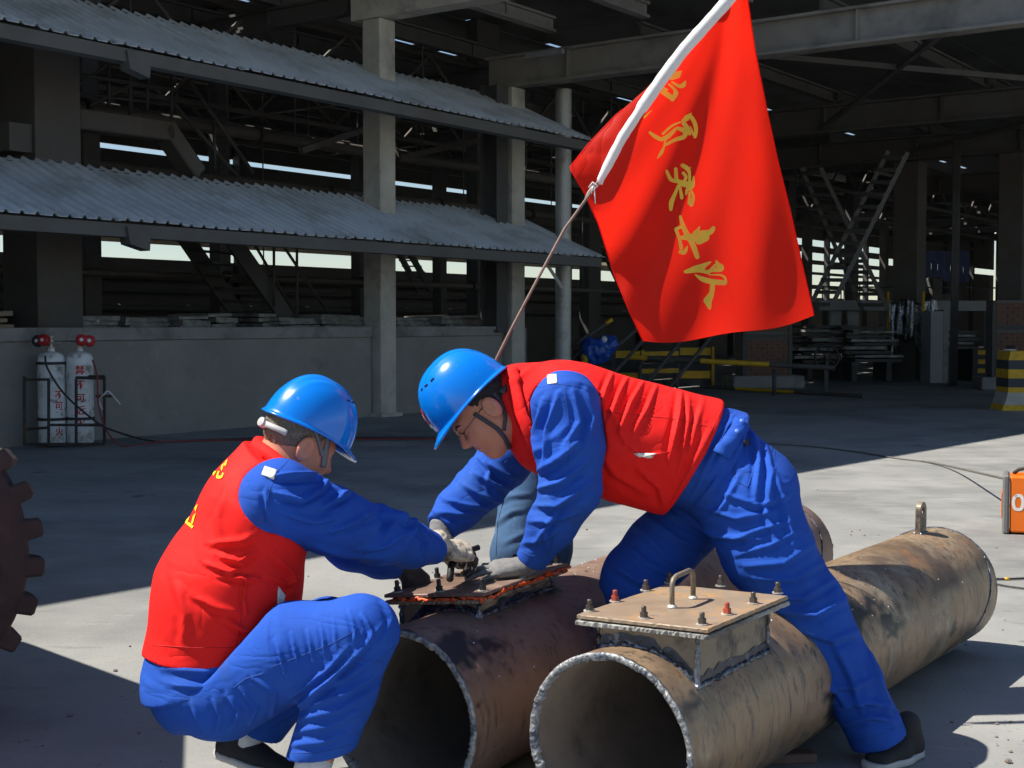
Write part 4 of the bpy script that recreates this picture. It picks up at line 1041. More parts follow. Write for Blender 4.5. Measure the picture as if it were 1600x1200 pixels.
def stroke_mesh(b, pts, ws, to3d, k0=0, sub=3):
    pts = [np.asarray(p, float) for p in pts]
    P_, W_ = [], []
    for i in range(len(pts) - 1):
        p0, p1, p2, p3 = pts[max(i - 1, 0)], pts[i], pts[i + 1], pts[min(i + 2, len(pts) - 1)]
        for k_ in range(sub * 2):
            u_ = k_ / (sub * 2)
            P_.append(.5 * ((2 * p1) + (-p0 + p2) * u_ + (2 * p0 - 5 * p1 + 4 * p2 - p3) * u_ ** 2 + (-p0 + 3 * p1 - 3 * p2 + p3) * u_ ** 3)); W_.append(ws[i] + (ws[i + 1] - ws[i]) * u_)
    P_.append(pts[-1]); W_.append(ws[-1])
    # round ends
    d0 = (P_[0] - P_[1]) / (np.linalg.norm(P_[0] - P_[1]) + 1e-9); d1 = (P_[-1] - P_[-2]) / (np.linalg.norm(P_[-1] - P_[-2]) + 1e-9)
    P_ = [P_[0] + d0 * W_[0] * .45, P_[0] + d0 * W_[0] * .3] + P_ + [P_[-1] + d1 * W_[-1] * .3, P_[-1] + d1 * W_[-1] * .45]
    W_ = [W_[0] * .25, W_[0] * .75] + W_ + [W_[-1] * .75, W_[-1] * .25]
    n = len(P_); vs_ = []; nc = 5
    for i in range(n):
        d = P_[min(i + 1, n - 1)] - P_[max(i - 1, 0)]; d = d / (np.linalg.norm(d) + 1e-9); nn = np.array([-d[1], d[0]])
        for k_ in range(nc): vs_.append(to3d(P_[i] + nn * W_[i] * (k_ / (nc - 1) - .5), k0))
    b.add(vs_, [(i * nc + k_, i * nc + k_ + 1, (i + 1) * nc + k_ + 1, (i + 1) * nc + k_) for i in range(n - 1) for k_ in range(nc - 1)])
wm.rotation_euler = (0, 0, R(-20))
for digit, ox in (('0', .075), ('7', .16)):
    b = MB(); f3 = lambda p, k_: np.array([x0 + p[0], y0 - .0018 - .0003 * k_, p[1]])
    if digit == '0':
        stroke_mesh(b, [(ox, .25), (ox - .012, .225), (ox - .012, .19), (ox, .165), (ox + .03, .165), (ox + .042, .19), (ox + .042, .225), (ox + .03, .25), (ox, .25)], [.02] * 9, f3)
    else:
        stroke_mesh(b, [(ox - .01, .25), (ox + .05, .25)], [.02, .02], f3); stroke_mesh(b, [(ox + .045, .245), (ox + .02, .205), (ox + .01, .165)], [.02, .02, .022], f3, 1)
    b.build('painted_digit', M['whitepaint'], wm)
hose('power_cable', [G(1190, 693, .008), G(1260, 697, .008), G(1330, 705, .008), G(1400, 716, .008), G(1450, 722, .01), P(1490, 730, 12.3), P(1530, 739, 10.6), P(1578, 750, 8.85)], .009, M['cable'], 'thin grey cable crossing the yard to the orange welding machine', 'cable')
hose('power_cable', [G(1500, 909, .008), G(1548, 905, .008), G(1575, 904.5, .008), G(1610, 903, .008), G(1660, 900, .008)], .0055, M['hose'], 'upper of two thin black cables leaving the far pipe end', 'cable')
hose('power_cable', [G(1500, 905, .008), G(1548, 911, .008), G(1575, 916, .008), G(1610, 921, .008), G(1660, 930, .008)], .0045, M['hose'], 'lower of two thin black cables leaving the far pipe end', 'cable')
b = MB(); g_ = G(1573, 904.5, .008); b.cyl(g_ + np.array([-.012, 0, 0]), g_ + np.array([.012, 0, 0]), .0085, 10); tag(b.build('tape_wrap', M['yellow'], None, True, origin='base'), 'tiny wrap of yellow tape on the upper black cable', 'tape')
b = MB(); b.cyl(G(1284, 849, .012), G(1300, 852, .012), .012, 8)
tag(b.build('steel_rod', M['bamboo'], None, True, origin='base'), 'short brown rod end lying behind the brown pipe', 'rod')

# ================================================================== LOADER AT THE LEFT EDGE
WR, Yw = .575, 4.30
wc = P(-222, 905, Yw); wc[2] = WR + .01
ld = empty('loader_vehicle', (wc[0] - .6, Yw, 0), 'heavy vehicle with brown lugged solid tyre at the left edge', 'vehicle')
wax = np.array([.36, -.93, 0]); wax /= np.linalg.norm(wax)              # wheel face looks at the camera
b = MB(); R0 = WR - .06
b.lathe([(R0 * .62, -.01), (R0 * .64, .012), (R0 * .80, .03), (R0 * .93, .022), (R0 * .985, .0), (R0, -.03), (R0, -.30), (R0 * .96, -.33), (R0 * .64, -.34)], wc, 72, axis=wax)
tyre = b.build('tyre', M['tyre'], ld, True, sharp=45)
wx = np.cross(wax, ZP); wx /= np.linalg.norm(wx)
for k_ in range(26):
    a = 2 * math.pi * (k_ + .35) / 26; rd = wx * math.cos(a) + ZP * math.sin(a); tg = -wx * math.sin(a) + ZP * math.cos(a)
    sk = .04
    b = MB(); w1, w2 = .037, .030
    cs = []
    for (dr, ww) in ((-.03, w1), (.05, w2)):
        for (l_, s_) in ((.004, -1), (.004, 1), (-.325, 1), (-.325, -1)):
            cs.append(wc + rd * (R0 + dr) + tg * (s_ * ww + (sk if l_ < 0 else 0)) + wax * (l_ - (.012 if dr > 0 and l_ > 0 else 0)))
    b.hexa(cs); b.build('tread_lug', M['tyre'], tyre, bevel=.008)
for k_ in range(18):
    a = 2 * math.pi * k_ / 18 + .1; rd = wx * math.cos(a) + ZP * math.sin(a)
    b = MB(); b.lathe([(.021, .0), (.021, .002), (.013, .0035), (.001, .0036)], wc + rd * R0 * .80 + wax * .028, 12, axis=wax); b.build('sidewall_hole', M['black'], tyre, True)
b = MB(); b.lathe([(.02, -.02), (R0 * .3, -.02), (R0 * .34, -.05), (R0 * .56, -.05), (R0 * .58, .015), (R0 * .625, .018), (R0 * .63, -.01)], wc, 48, axis=wax, close=False); b.build('rim', M['rim'], ld, True, sharp=40)
def XY(pl, z0, z1, name, m_):
    b = MB(); b.prism([(x, y, z0) for x, y in pl], (0, 0, z1 - z0)); return b.build(name, m_, ld, bevel=.02)
XY([(-4.6, 2.9), (-2.12, 2.9), (-2.10, 4.0), (-2.22, 4.52), (-2.36, 4.88), (-3.2, 5.72), (-4.6, 5.72)], 1.24, 1.62, 'hood', M['vehicle'])
XY([(-4.5, 3.0), (-2.75, 3.0), (-2.75, 5.0), (-3.3, 5.5), (-4.5, 5.5)], .45, 1.235, 'chassis', M['vehicle'])
XY([(-4.4, 3.2), (-3.2, 3.2), (-3.2, 4.9), (-4.4, 4.9)], 1.625, 2.5, 'cab', M['vehicle'])
for (yy, xx) in ((5.1, -3.9), (3.3, -3.9)):
    b = MB(); b.lathe([(.2, -.15), (WR - .05, -.15), (WR, -.10), (WR, .10), (WR - .05, .15), (.2, .15)], (xx, yy, WR), 40, axis=(0, 1, 0)); b.build('rear_tyre', M['tyre'], ld, True, sharp=45)

# ================================================================== SOFT-BODY MODELLING (signed distance -> mesh)
def vnoise(p, seed=0):
    p = np.asarray(p, np.float64); i = np.floor(p).astype(np.int64); f = p - i; f = f * f * (3 - 2 * f)
    def h(a, b_, c):
        n = (a * 374761393 + b_ * 668265263 + c * 2147483647 + seed * 144665) & 0xffffffff
        n = ((n ^ (n >> 13)) * 1274126177) & 0xffffffff
        return ((n ^ (n >> 16)) & 0xffff) / 65535.0
    x, y, z = i[..., 0], i[..., 1], i[..., 2]; u, v_, w = f[..., 0], f[..., 1], f[..., 2]
    def lx(y_, z_): return h(x, y_, z_) * (1 - u) + h(x + 1, y_, z_) * u
    def ly(z_): return lx(y, z_) * (1 - v_) + lx(y + 1, z_) * v_
    return ly(z) * (1 - w) + ly(z + 1) * w
def smin(a, b_, k):
    h_ = np.maximum(k - np.abs(a - b_), 0) / k
    return np.minimum(a, b_) - h_ * h_ * k * .25
def smax(a, b_, k): return -smin(-a, -b_, k)
def cone(p, a, b_, ra, rb):
    a = np.asarray(a, np.float32); d = np.asarray(b_, np.float32) - a
    q = p - a; t = np.clip(q @ d / (d @ d), 0, 1)
    return np.linalg.norm(q - t[:, None] * d, axis=1) - (ra + (rb - ra) * t)
def chain(p, pts, rs, k=.03):
    o = None
    for i in range(len(pts) - 1):
        c = cone(p, pts[i], pts[i + 1], rs[i], rs[i + 1]); o = c if o is None else smin(o, c, k)
    return o
def etube(p, a, b_, side, wa, wb, da, db):   # tube with elliptic section: w along 'side', d across
    a = np.asarray(a, np.float32); d = np.asarray(b_, np.float32) - a; L_ = np.linalg.norm(d); ax = d / L_
    s_ = np.asarray(side, np.float32); s_ = s_ - ax * (s_ @ ax); s_ /= np.linalg.norm(s_); e = np.cross(ax, s_)
    q = p - a; tl = q @ ax; t = np.clip(tl / L_, 0, 1)
    qs, qe, qa = q @ s_, q @ e, tl - t * L_
    w = wa + (wb - wa) * t; dd = da + (db - da) * t; m = np.minimum(w, dd)
    return (np.sqrt((qs / w) ** 2 + (qe / dd) ** 2 + (qa / m) ** 2 + 1e-9) - 1) * m
def ellip(p, c, r3, Rm=None):
    q = p - np.asarray(c, np.float32)
    if Rm is not None: q = q @ Rm
    r3 = np.asarray(r3, np.float32)
    return (np.linalg.norm(q / r3, axis=1) - 1) * r3.min()
def plane3(a, b_, c, inside):                # plane through three points; value < 0 on the side of 'inside'
    a, b_, c = (np.asarray(x, float) for x in (a, b_, c)); n = np.cross(b_ - a, c - a); n /= np.linalg.norm(n)
    if (np.asarray(inside) - a) @ n > 0: n = -n
    return lambda p: (p - a.astype(np.float32)) @ n.astype(np.float32)
def px_plane(p1, p2, Y, inside):             # plane seen edge-on along the line p1-p2 of the picture, running in depth
    a, b_ = P(*p1, Y), P(*p2, Y); return plane3(a, b_, a + np.array([0, 1.0, 0]), inside)
def surface_nets(v, lo, h):
    s_ = v < 0; nx, ny, nz = v.shape
    acc = np.zeros((nx - 1, ny - 1, nz - 1, 3), np.float32); cnt = np.zeros((nx - 1, ny - 1, nz - 1), np.float32)
    cor = [(i, j, k) for i in (0, 1) for j in (0, 1) for k in (0, 1)]
    def sl(c): return tuple(slice(o, o + n - 1) for o, n in zip(c, (nx, ny, nz)))
    for a in cor:
        for ax in range(3):
            if a[ax] == 0:
                b_ = list(a); b_[ax] = 1; va, vb = v[sl(a)], v[sl(tuple(b_))]
                m = (va < 0) != (vb < 0); t = np.where(m, va / np.where(m, va - vb, 1), 0)
                for k in range(3): acc[..., k] += m * (a[k] + (t if k == ax else 0))
                cnt += m
    act = cnt > 0; idx = -np.ones(act.shape, np.int64); idx[act] = np.arange(act.sum())
    g = np.argwhere(act); vs_ = lo + (g + acc[act] / cnt[act][:, None]) * h
    fs = []
    for ax in range(3):
        u, w = (ax + 1) % 3, (ax + 2) % 3
        A = [slice(None)] * 3; B_ = [slice(None)] * 3; A[ax] = slice(0, -1); B_[ax] = slice(1, None)
        sa, sb = s_[tuple(A)], s_[tuple(B_)]; e = np.argwhere(sa != sb)
        e = e[(e[:, u] > 0) & (e[:, w] > 0) & (e[:, u] < v.shape[u] - 1) & (e[:, w] < v.shape[w] - 1)]
        if not len(e): continue
        def at(du, dw):
            q = e.copy(); q[:, u] += du; q[:, w] += dw; return idx[q[:, 0], q[:, 1], q[:, 2]]
        q = np.stack([at(-1, -1), at(0, -1), at(0, 0), at(-1, 0)], 1)
        fl = ~sa[tuple(e.T)]; q[fl] = q[fl][:, ::-1]; fs.append(q)
    return vs_, np.concatenate(fs)
def mesh_sdf(fn, lo, hi, h, smooth=1):
    lo = np.asarray(lo, float); n = (np.ceil((np.asarray(hi) - lo) / (4 * h)).astype(int)) * 4
    def grid(st):
        ax = [lo[i] + np.arange(0, n[i] + 1, st) * h for i in range(3)]
        return np.stack(np.meshgrid(*ax, indexing='ij'), -1).astype(np.float32)
    gc = grid(4); c = fn(gc.reshape(-1, 3)).reshape(gc.shape[:3])
    mn = None; mxs = None
    for i in (0, 1):
        for j in (0, 1):
            for k in (0, 1):
                b_ = c[i:c.shape[0] - 1 + i, j:c.shape[1] - 1 + j, k:c.shape[2] - 1 + k]
                mn = np.abs(b_) if mn is None else np.minimum(mn, np.abs(b_)); 
    near = mn < 4 * h * 1.5
    cellv = c[:-1, :-1, :-1]
    big = np.where(cellv < 0, -1., 1.).astype(np.float32)
    def rep(a): return np.repeat(np.repeat(np.repeat(a, 4, 0), 4, 1), 4, 2)
    D = np.ones(n + 1, np.float32); D[:-1, :-1, :-1] = rep(big)
    Mk = np.zeros(n + 1, bool); r_ = rep(near)
    for i in (0, 1):
        for j in (0, 1):
            for k in (0, 1):
                Mk[i:n[0] + i, j:n[1] + j, k:n[2] + k] |= r_
    pts = (np.argwhere(Mk) * h + lo).astype(np.float32)
    D[Mk] = fn(pts)
    # far nodes: give them the sign of the nearest coarse node only where no fine value exists
    vs_, fs = surface_nets(D, lo, h)
    for _ in range(smooth):
        s_ = np.zeros_like(vs_); ct = np.zeros(len(vs_))
        for k in range(4):
            a, b_ = fs[:, k], fs[:, (k + 1) % 4]
            np.add.at(s_, a, vs_[b_]); np.add.at(ct, a, 1)
        vs_ = vs_ * .5 + .5 * s_ / np.maximum(ct, 1)[:, None]
    return vs_, fs
def vnormals(vs_, fs):
    n = np.cross(vs_[fs[:, 2]] - vs_[fs[:, 0]], vs_[fs[:, 3]] - vs_[fs[:, 1]])
    o = np.zeros_like(vs_)
    for k in range(4): np.add.at(o, fs[:, k], n)
    return o / (np.linalg.norm(o, axis=1)[:, None] + 1e-12)
def px_folds(vs_, fs, strokes, face=-.05):
    """raise soft ridges with a hollow beside them along drawn lines, on the side that faces the camera"""
    N_ = vnormals(vs_, fs); px, py = project(vs_); q = np.stack([px, py], 1)
    view = vs_ - CAM; view /= np.linalg.norm(view, axis=1)[:, None]
    vis = np.clip((face - (N_ * view).sum(1)) * 4, 0, 1); d_ = np.zeros(len(vs_))
    Q, D_ = q, d_
    for st in strokes:
        pts, w, amp = st[0], st[1] * .72, st[2] * 1.45
        pts = [np.array(p, float) for p in pts]; ap = np.array(pts); mlo, mhi = ap.min(0) - 5 * w, ap.max(0) + 5 * w
        sel = np.nonzero((Q > mlo).all(1) & (Q < mhi).all(1) & (vis > 0))[0]
        if not len(sel): continue
        q = Q[sel]; tot = sum(np.linalg.norm(pts[i + 1] - pts[i]) for i in range(len(pts) - 1))
        best = np.full(len(sel), 1e9); sg = np.zeros(len(sel)); tt = np.zeros(len(sel)); acc = 0
        for i in range(len(pts) - 1):
            a, b_ = pts[i], pts[i + 1]; d = b_ - a; L_ = np.linalg.norm(d)
            t = np.clip((q - a) @ d / (L_ * L_), 0, 1); r_ = q - (a + t[:, None] * d); dd = np.linalg.norm(r_, axis=1)
            m = dd < best; best[m] = dd[m]; sg[m] = (d[0] * r_[m][:, 1] - d[1] * r_[m][:, 0]) / L_; tt[m] = (acc + t[m] * L_) / tot; acc += L_
        sg = np.sign(sg) * best
        tap = np.sin(np.clip(tt, .04, .96) * math.pi) ** .6
        D_[sel] += amp * tap * (np.exp(-(best / w) ** 2) - .6 * np.exp(-((sg - 1.5 * w) / (1.1 * w)) ** 2) * (best < 4 * w))
    return vs_ + N_ * (D_ * vis)[:, None]
def limb_folds(vs_, fs, segs, amp, fa, fc, seed, warp=.6):
    """soft wrinkles running across limbs: noise that is quick along the limb and slow round it"""
    N_ = vnormals(vs_, fs); best = np.full(len(vs_), 1e9); u = np.zeros(len(vs_)); off = 0.0
    for a, b_ in segs:
        a, b_ = np.asarray(a), np.asarray(b_); d = b_ - a; L_ = np.linalg.norm(d); t = (vs_ - a) @ d / (L_ * L_); tc = np.clip(t, 0, 1)
        dd = np.linalg.norm(vs_ - (a + tc[:, None] * d), axis=1); m = dd < best; best[m] = dd[m]; u[m] = off + t[m] * L_; off += L_
    w = vnoise(vs_ * 5 + 3, seed + 1) - .5
    p = np.stack([u * fa + w * warp * 4, (vs_[:, 0] + vs_[:, 2] * .5) * fc, (vs_[:, 1] - .4 * vs_[:, 2]) * fc], 1)
    n = 1 - np.abs(2 * vnoise(p, seed) - 1); n = n ** 2
    n2 = vnoise(p * 2.1 + 7, seed + 5)
    m = .35 + 1.3 * np.clip(vnoise(vs_ * 7, seed + 9) - .25, 0, 1)
    return vs_ + N_ * (amp * m * (n - .35) + amp * .3 * (n2 - .5))[:, None]
def sdf_obj(name, fn, lo, hi, h, m_, parent, folds=None, limb=None, smooth=1, hook=None, origin=None):
    vs_, fs = mesh_sdf(fn, lo, hi, h, smooth)
    for lf in (limb or []): vs_ = limb_folds(vs_, fs, *lf)
    if folds: vs_ = px_folds(vs_, fs, folds)
    if hook: vs_ = hook(vs_, fs)
    o = mesh_obj(name, vs_, fs, m_, parent, True, origin=origin)
    BV[o.name] = (vs_, fs)
    return o
BV = {}
def bvh_of(*objs):
    vs_ = []; fs = []
    for o in objs:
        v_, f_ = BV[o.name]; n = len(vs_); vs_ += [Vector(x) for x in v_]; fs += [[int(i) + n for i in f] for f in f_]
    return BVHTree.FromPolygons(vs_, fs)
def cast(tree, px, py, off=.0):
    r_ = Vector(ray(px, py)).normalized(); hit = tree.ray_cast(Vector(CAM), r_)
    if hit[0] is None: return None
    n = hit[1]
    if n.dot(r_) > 0: n = -n
    return np.array(hit[0] + n * off)
def ribbon_px(name, tree, pts, w, m_, parent, off=.002, thick=.0015, n=None):
    """a strip of cloth laid on a surface along a drawn line (w in metres)"""
    fine = []; pts = [np.array(p, float) for p in pts]
    for i in range(len(pts) - 1):
        L_ = np.linalg.norm(pts[i + 1] - pts[i]); k_ = max(2, int(L_ / 4))
        for j in range(k_): fine.append(pts[i] + (pts[i + 1] - pts[i]) * j / k_)
    fine.append(pts[-1]); q3 = []
    for i, p in enumerate(fine):
        c = cast(tree, p[0], p[1], off)
        if c is None: continue
        d = fine[min(i + 1, len(fine) - 1)] - fine[max(i - 1, 0)]; d /= np.linalg.norm(d); nn = np.array([-d[1], d[0]])
        wp = w * FPX / c[1]
        row = []
        for s_ in (-.5, 0, .5):
            e = cast(tree, *(p + nn * wp * s_), off)
            if e is None or np.linalg.norm(e - c) > w * 1.6: e = c + np.array([nn[0], 0, -nn[1]]) * w * s_
            row.append(e)
        q3.append(row)
    if len(q3) < 2: return None
    vs_ = []; nn = []
    for row in q3: vs_ += row
    fs = [(i * 3 + k, i * 3 + k + 1, (i + 1) * 3 + k + 1, (i + 1) * 3 + k) for i in range(len(q3) - 1) for k in (0, 1)]
    o = mesh_obj(name, vs_, fs, m_, parent, True); md = o.modifiers.new('thick', 'SOLIDIFY'); md.thickness = thick; md.offset = 0
    return o
def seam_px(name, tree, pts, r_, m_, parent, off=.0):
    fine = []; pts = [np.array(p, float) for p in pts]
    for i in range(len(pts) - 1):
        k_ = max(2, int(np.linalg.norm(pts[i + 1] - pts[i]) / 5))
        for j in range(k_): fine.append(pts[i] + (pts[i + 1] - pts[i]) * j / k_)
    fine.append(pts[-1]); q3 = [cast(tree, *p, off) for p in fine]; q3 = [q for q in q3 if q is not None]
    keep = [q3[0]] if q3 else []
    for q in q3[1:]:
        if np.linalg.norm(q - keep[-1]) < .06: keep.append(q)
    if len(keep) < 3: return None
    b = MB(); b.tube(keep, r_, 6); return b.build(name, m_, parent, True)
def patch_px(name, tree, poly, m_, parent, off=.002, cuts=4):
    """flat patch laid on a surface: a four-cornered outline in the picture"""
    a, b_, c, d = (np.array(p, float) for p in poly); n = cuts + 1; vs_ = []; ok = True
    for j in range(n + 1):
        for i in range(n + 1):
            u, w = i / n, j / n; p = (a * (1 - u) + b_ * u) * (1 - w) + (d * (1 - u) + c * u) * w
            q = cast(tree, *p, off)
            if q is None: q = vs_[-1] if vs_ else None
            if q is None: return None
            vs_.append(q)
    fs = [(j * (n + 1) + i, j * (n + 1) + i + 1, (j + 1) * (n + 1) + i + 1, (j + 1) * (n + 1) + i) for j in range(n) for i in range(n)]
    o = mesh_obj(name, vs_, fs, m_, parent, True); md = o.modifiers.new('thick', 'SOLIDIFY'); md.thickness = .0015; md.offset = 0
    return o
# ------------------------------------------------------------------ heads, helmets, hands, shoes
def frame(front, up):
    f = np.asarray(front, float); f /= np.linalg.norm(f); u = np.asarray(up, float); u = u - f * (u @ f); u /= np.linalg.norm(u)
    return np.stack([np.cross(f, u), f, u], 1)          # columns: right, front, up
def head_sdf(c, Fm, neck_pts, neck_r, sc=1.0):
    c = np.asarray(c, np.float32); Fm = Fm.astype(np.float32)
    def fn(p):
        q = ((p - c) @ Fm) / sc; x = np.abs(q[:, 0]); qs = np.stack([x, q[:, 1], q[:, 2]], 1)
        d = ellip(q, (0, -.012, .035), (.076, .097, .098))
        d = smin(d, ellip(q, (0, .030, -.035), (.062, .066, .085)), .05)
        d = smin(d, cone(qs, (.045, -.005, -.065), (.012, .068, -.100), .030, .022), .04)      # jaw
        d = smin(d, ellip(qs, (.036, .058, -.030), (.026, .026, .028)), .03)                  # cheek
        d = smin(d, cone(qs, (0, .088, .026), (.040, .070, .024), .012, .012), .02)           # brow
        d = smax(d, -ellip(qs, (.032, .102, .004), (.018, .016, .012)), .014)                 # eye socket
        d = smin(d, ellip(qs, (.031, .078, .004), (.014, .014, .012)), .006)
        d = smin(d, cone(q, (0, .092, .012), (0, .114, -.026), .008, .012), .014)             # nose
        d = smin(d, cone(qs, (0, .104, -.032), (.013, .095, -.033), .009, .008), .010)
        d = smin(d, cone(qs, (0, .095, -.056), (.018, .086, -.058), .0075, .005), .008)       # lips
        d = smin(d, cone(qs, (0, .093, -.068), (.016, .085, -.066), .008, .005), .006)
        d = smax(d, -cone(qs, (0, .104, -.062), (.020, .092, -.062), .003, .002), .004)
        e = ellip(qs, (.087, -.014, -.008), (.011, .024, .036)); e = smax(e, -ellip(qs, (.101, -.008, -.004), (.012, .014, .024)), .005)
        d = smin(d, e, .006) * sc
        return smin(d, chain(p, neck_pts, neck_r, .03), .03)
    return fn
def helmet(name, c, Fm, parent, emblem=True, S=1.0):
    """hard hat: shell with a ridged crown, rim and front peak; c is the rim centre"""
    c = np.asarray(c, float); nA, nE = 72, 22
    a_f, a_b, b_s, h_ = .148 * S, .146 * S, .122 * S, .168 * S
    def dome(phi, e, infl=0.0):
        cx, sy = math.sin(phi), math.cos(phi)                  # phi 0 = front
        ay = a_f if sy > 0 else a_b
        r_ = math.cos(e) ** .82; x, y, z = b_s * cx * r_, ay * sy * r_, h_ * math.sin(e) ** .92
        ridge = .006 * math.exp(-((abs(x) - .0) / .020) ** 2) * math.sin(min(1, e * 1.1)) + .003 * math.exp(-((abs(x) - .048) / .007) ** 2) * (1 if e > .45 else e / .45)
        groove = -.0028 * math.exp(-((abs(x) - .030) / .006) ** 2) * (1 if e > .4 else 0)
        g_ = 1 + (ridge + groove + infl) / .14
        return np.array([x * (1 + infl / .12), y * (1 + infl / .14), z * g_])
    vs_ = []
    def rim_out(phi, w, dz):
        cx, sy = math.sin(phi), math.cos(phi); ay = a_f if sy > 0 else a_b
        pk = max(0, sy) ** 5; ext = w + (.036 * S * pk if w > 0 else 0)
        return np.array([(b_s + ext * .9) * cx, (ay + ext) * sy, dz - (.008 * pk if w > 0 else 0) + .012 * (abs(cx) ** 2) - .004 * (sy < 0) * abs(sy)])
    rows = []
    for e in np.linspace(math.pi / 2, .06, nE): rows.append([dome(2 * math.pi * k / nA, e) for k in range(nA)])
    rows.append([rim_out(2 * math.pi * k / nA, .001, .004) for k in range(nA)])
    rows.append([rim_out(2 * math.pi * k / nA, .007, .001) for k in range(nA)])
    rows.append([rim_out(2 * math.pi * k / nA, .008, -.003) for k in range(nA)])
    rows.append([rim_out(2 * math.pi * k / nA, .004, -.006) for k in range(nA)])
    rows.append([rim_out(2 * math.pi * k / nA, -.004, -.004) for k in range(nA)])
    for e in np.linspace(.08, math.pi / 2, 9): rows.append([dome(2 * math.pi * k / nA, e, -.004) - np.array([0, 0, .002]) for k in range(nA)])
    vs_ = [c + Fm @ p for r_ in rows for p in r_]
    fs = [(i * nA + k, (i + 1) * nA + k, (i + 1) * nA + (k + 1) % nA, i * nA + (k + 1) % nA) for i in range(len(rows) - 1) for k in range(nA)]
    o = mesh_obj(name, vs_, fs, M['helmet'], parent, True)
    bm = bmesh.new(); bm.from_mesh(o.data); bmesh.ops.remove_doubles(bm, verts=bm.verts, dist=.0004); bmesh.ops.recalc_face_normals(bm, faces=bm.faces); bm.to_mesh(o.data); bm.free()
    o.data.polygons.foreach_set('use_smooth', [True] * len(o.data.polygons))
    md = o.modifiers.new('sub', 'SUBSURF'); md.levels = 1; md.render_levels = 1
    for sx in (-1, 1):                                          # vent slots
        for k in range(3):
            ph0 = sx * (.45 + .32 * k); b = MB()
            pts = [c + Fm @ (dome(ph0 + sx * d, .98 - .02 * k, .0015)) for d in np.linspace(0, .15, 5)]
            b.tube(pts, .0022, 6); b.build('vent_slot', M['black'], o, True)
    if emblem:
        for (p0, p1, e0, e1_, mm, inf) in ((-.20, .20, .28, .62, 'redpaint', .0022), (-.26, .26, .20, .27, 'whitepaint', .0020), (-.10, .10, .38, .52, 'whitepaint', .0034)):
            vv = [c + Fm @ dome(p0 + (p1 - p0) * i / 8, e0 + (e1_ - e0) * j / 6, inf) for j in range(7) for i in range(9)]
            mesh_obj('emblem', vv, [(j * 9 + i, j * 9 + i + 1, (j + 1) * 9 + i + 1, (j + 1) * 9 + i) for j in range(6) for i in range(8)], M[mm], o, True)
    return o
def hand_prims(w, fwd, back, thumb_side, curls, spread=.0, S=1.0, thumb_dir=(.55, .75, -.35), rf=.0090):
    w = np.asarray(w, float); a = np.asarray(fwd, float); a /= np.linalg.norm(a)
    n = np.asarray(back, float); n = n - a * (n @ a); n /= np.linalg.norm(n); b_ = np.cross(a, n) * thumb_side
    pr = []
    lens = [(.043, .026, .022), (.047, .030, .023), (.043, .027, .022), (.034, .021, .020)]
    for i in range(4):
        off = (.0295 - .0197 * i) * S
        kn = w + a * (.092 - .004 * abs(i - 1) - (.006 if i == 3 else 0)) * S + b_ * off + n * (.003 - .003 * abs(i - 1.3)) * S
        pr.append((w + b_ * off * .62 + a * .01 * S, kn, .0195 * S, .0150 * S, .02))
        d = a + b_ * spread * (1.2 - .8 * i) ; d /= np.linalg.norm(d); p = kn; ang = 0
        for j in range(3):
            ang += curls[i][j]; dd = d * math.cos(ang) - n * math.sin(ang)
            q = p + dd * lens[i][j] * S; pr.append((p, q, (rf - .0006 * j) * S * (1 if i < 3 else .9), (rf - .0006 * (j + 1)) * S * (1 if i < 3 else .9), .0035)); p = q
    t0 = w + a * .028 * S + b_ * .026 * S - n * .006 * S
    td = a * thumb_dir[0] + b_ * thumb_dir[1] + n * thumb_dir[2]; td /= np.linalg.norm(td)
    t1 = t0 + td * .042 * S; t2 = t1 + (td * .8 + a * .55) / np.linalg.norm(td * .8 + a * .55) * .033 * S; t3 = t2 + (td * .45 + a * .9 - n * .2) / 1.05 * .027 * S
    pr += [(t0, t1, .018 * S, .0135 * S, .014), (t1, t2, .0130 * S, .0115 * S, .006), (t2, t3, .0115 * S, .0095 * S, .006)]
    return pr
def hand_obj(name, pr, m_, parent, cuff=None, h=.0027, noise=.0009, coat=None):
    def fn(p):
        o = None
        for a, b_, ra, rb, k in pr:
            c = cone(p, a, b_, ra, rb); o = c if o is None else smin(o, c, k)
        if cuff is not None: o = smin(o, cone(p, cuff[0], cuff[1], cuff[2], cuff[3]), .015)
        return o
    pts = np.array([x for q in pr for x in q[:2]] + ([cuff[0], cuff[1]] if cuff else []))
    vs_, fs = mesh_sdf(fn, pts.min(0) - .05, pts.max(0) + .05, h)
    N_ = vnormals(vs_, fs); vs_ = vs_ + N_ * (noise * 2 * (vnoise(vs_ * 90, 5) - .5) + noise * 2.2 * (vnoise(vs_ * 38, 8) - .5))[:, None]
    o = mesh_obj(name, vs_, fs, m_, parent, True); BV[o.name] = (vs_, fs)
    if coat is not None:
        w_, n_, m2 = coat; n_ = np.asarray(n_, float) / np.linalg.norm(n_)
        fn2 = lambda p: np.maximum(fn(p) - .0016, (p - np.asarray(w_, np.float32)) @ n_.astype(np.float32) + .010 * (vnoise(p * 60, 4) - .5))
        v2, f2 = mesh_sdf(fn2, pts.min(0) - .05, pts.max(0) + .05, h); mesh_obj('palm_coating', v2, f2, m2, o, True)
    return o
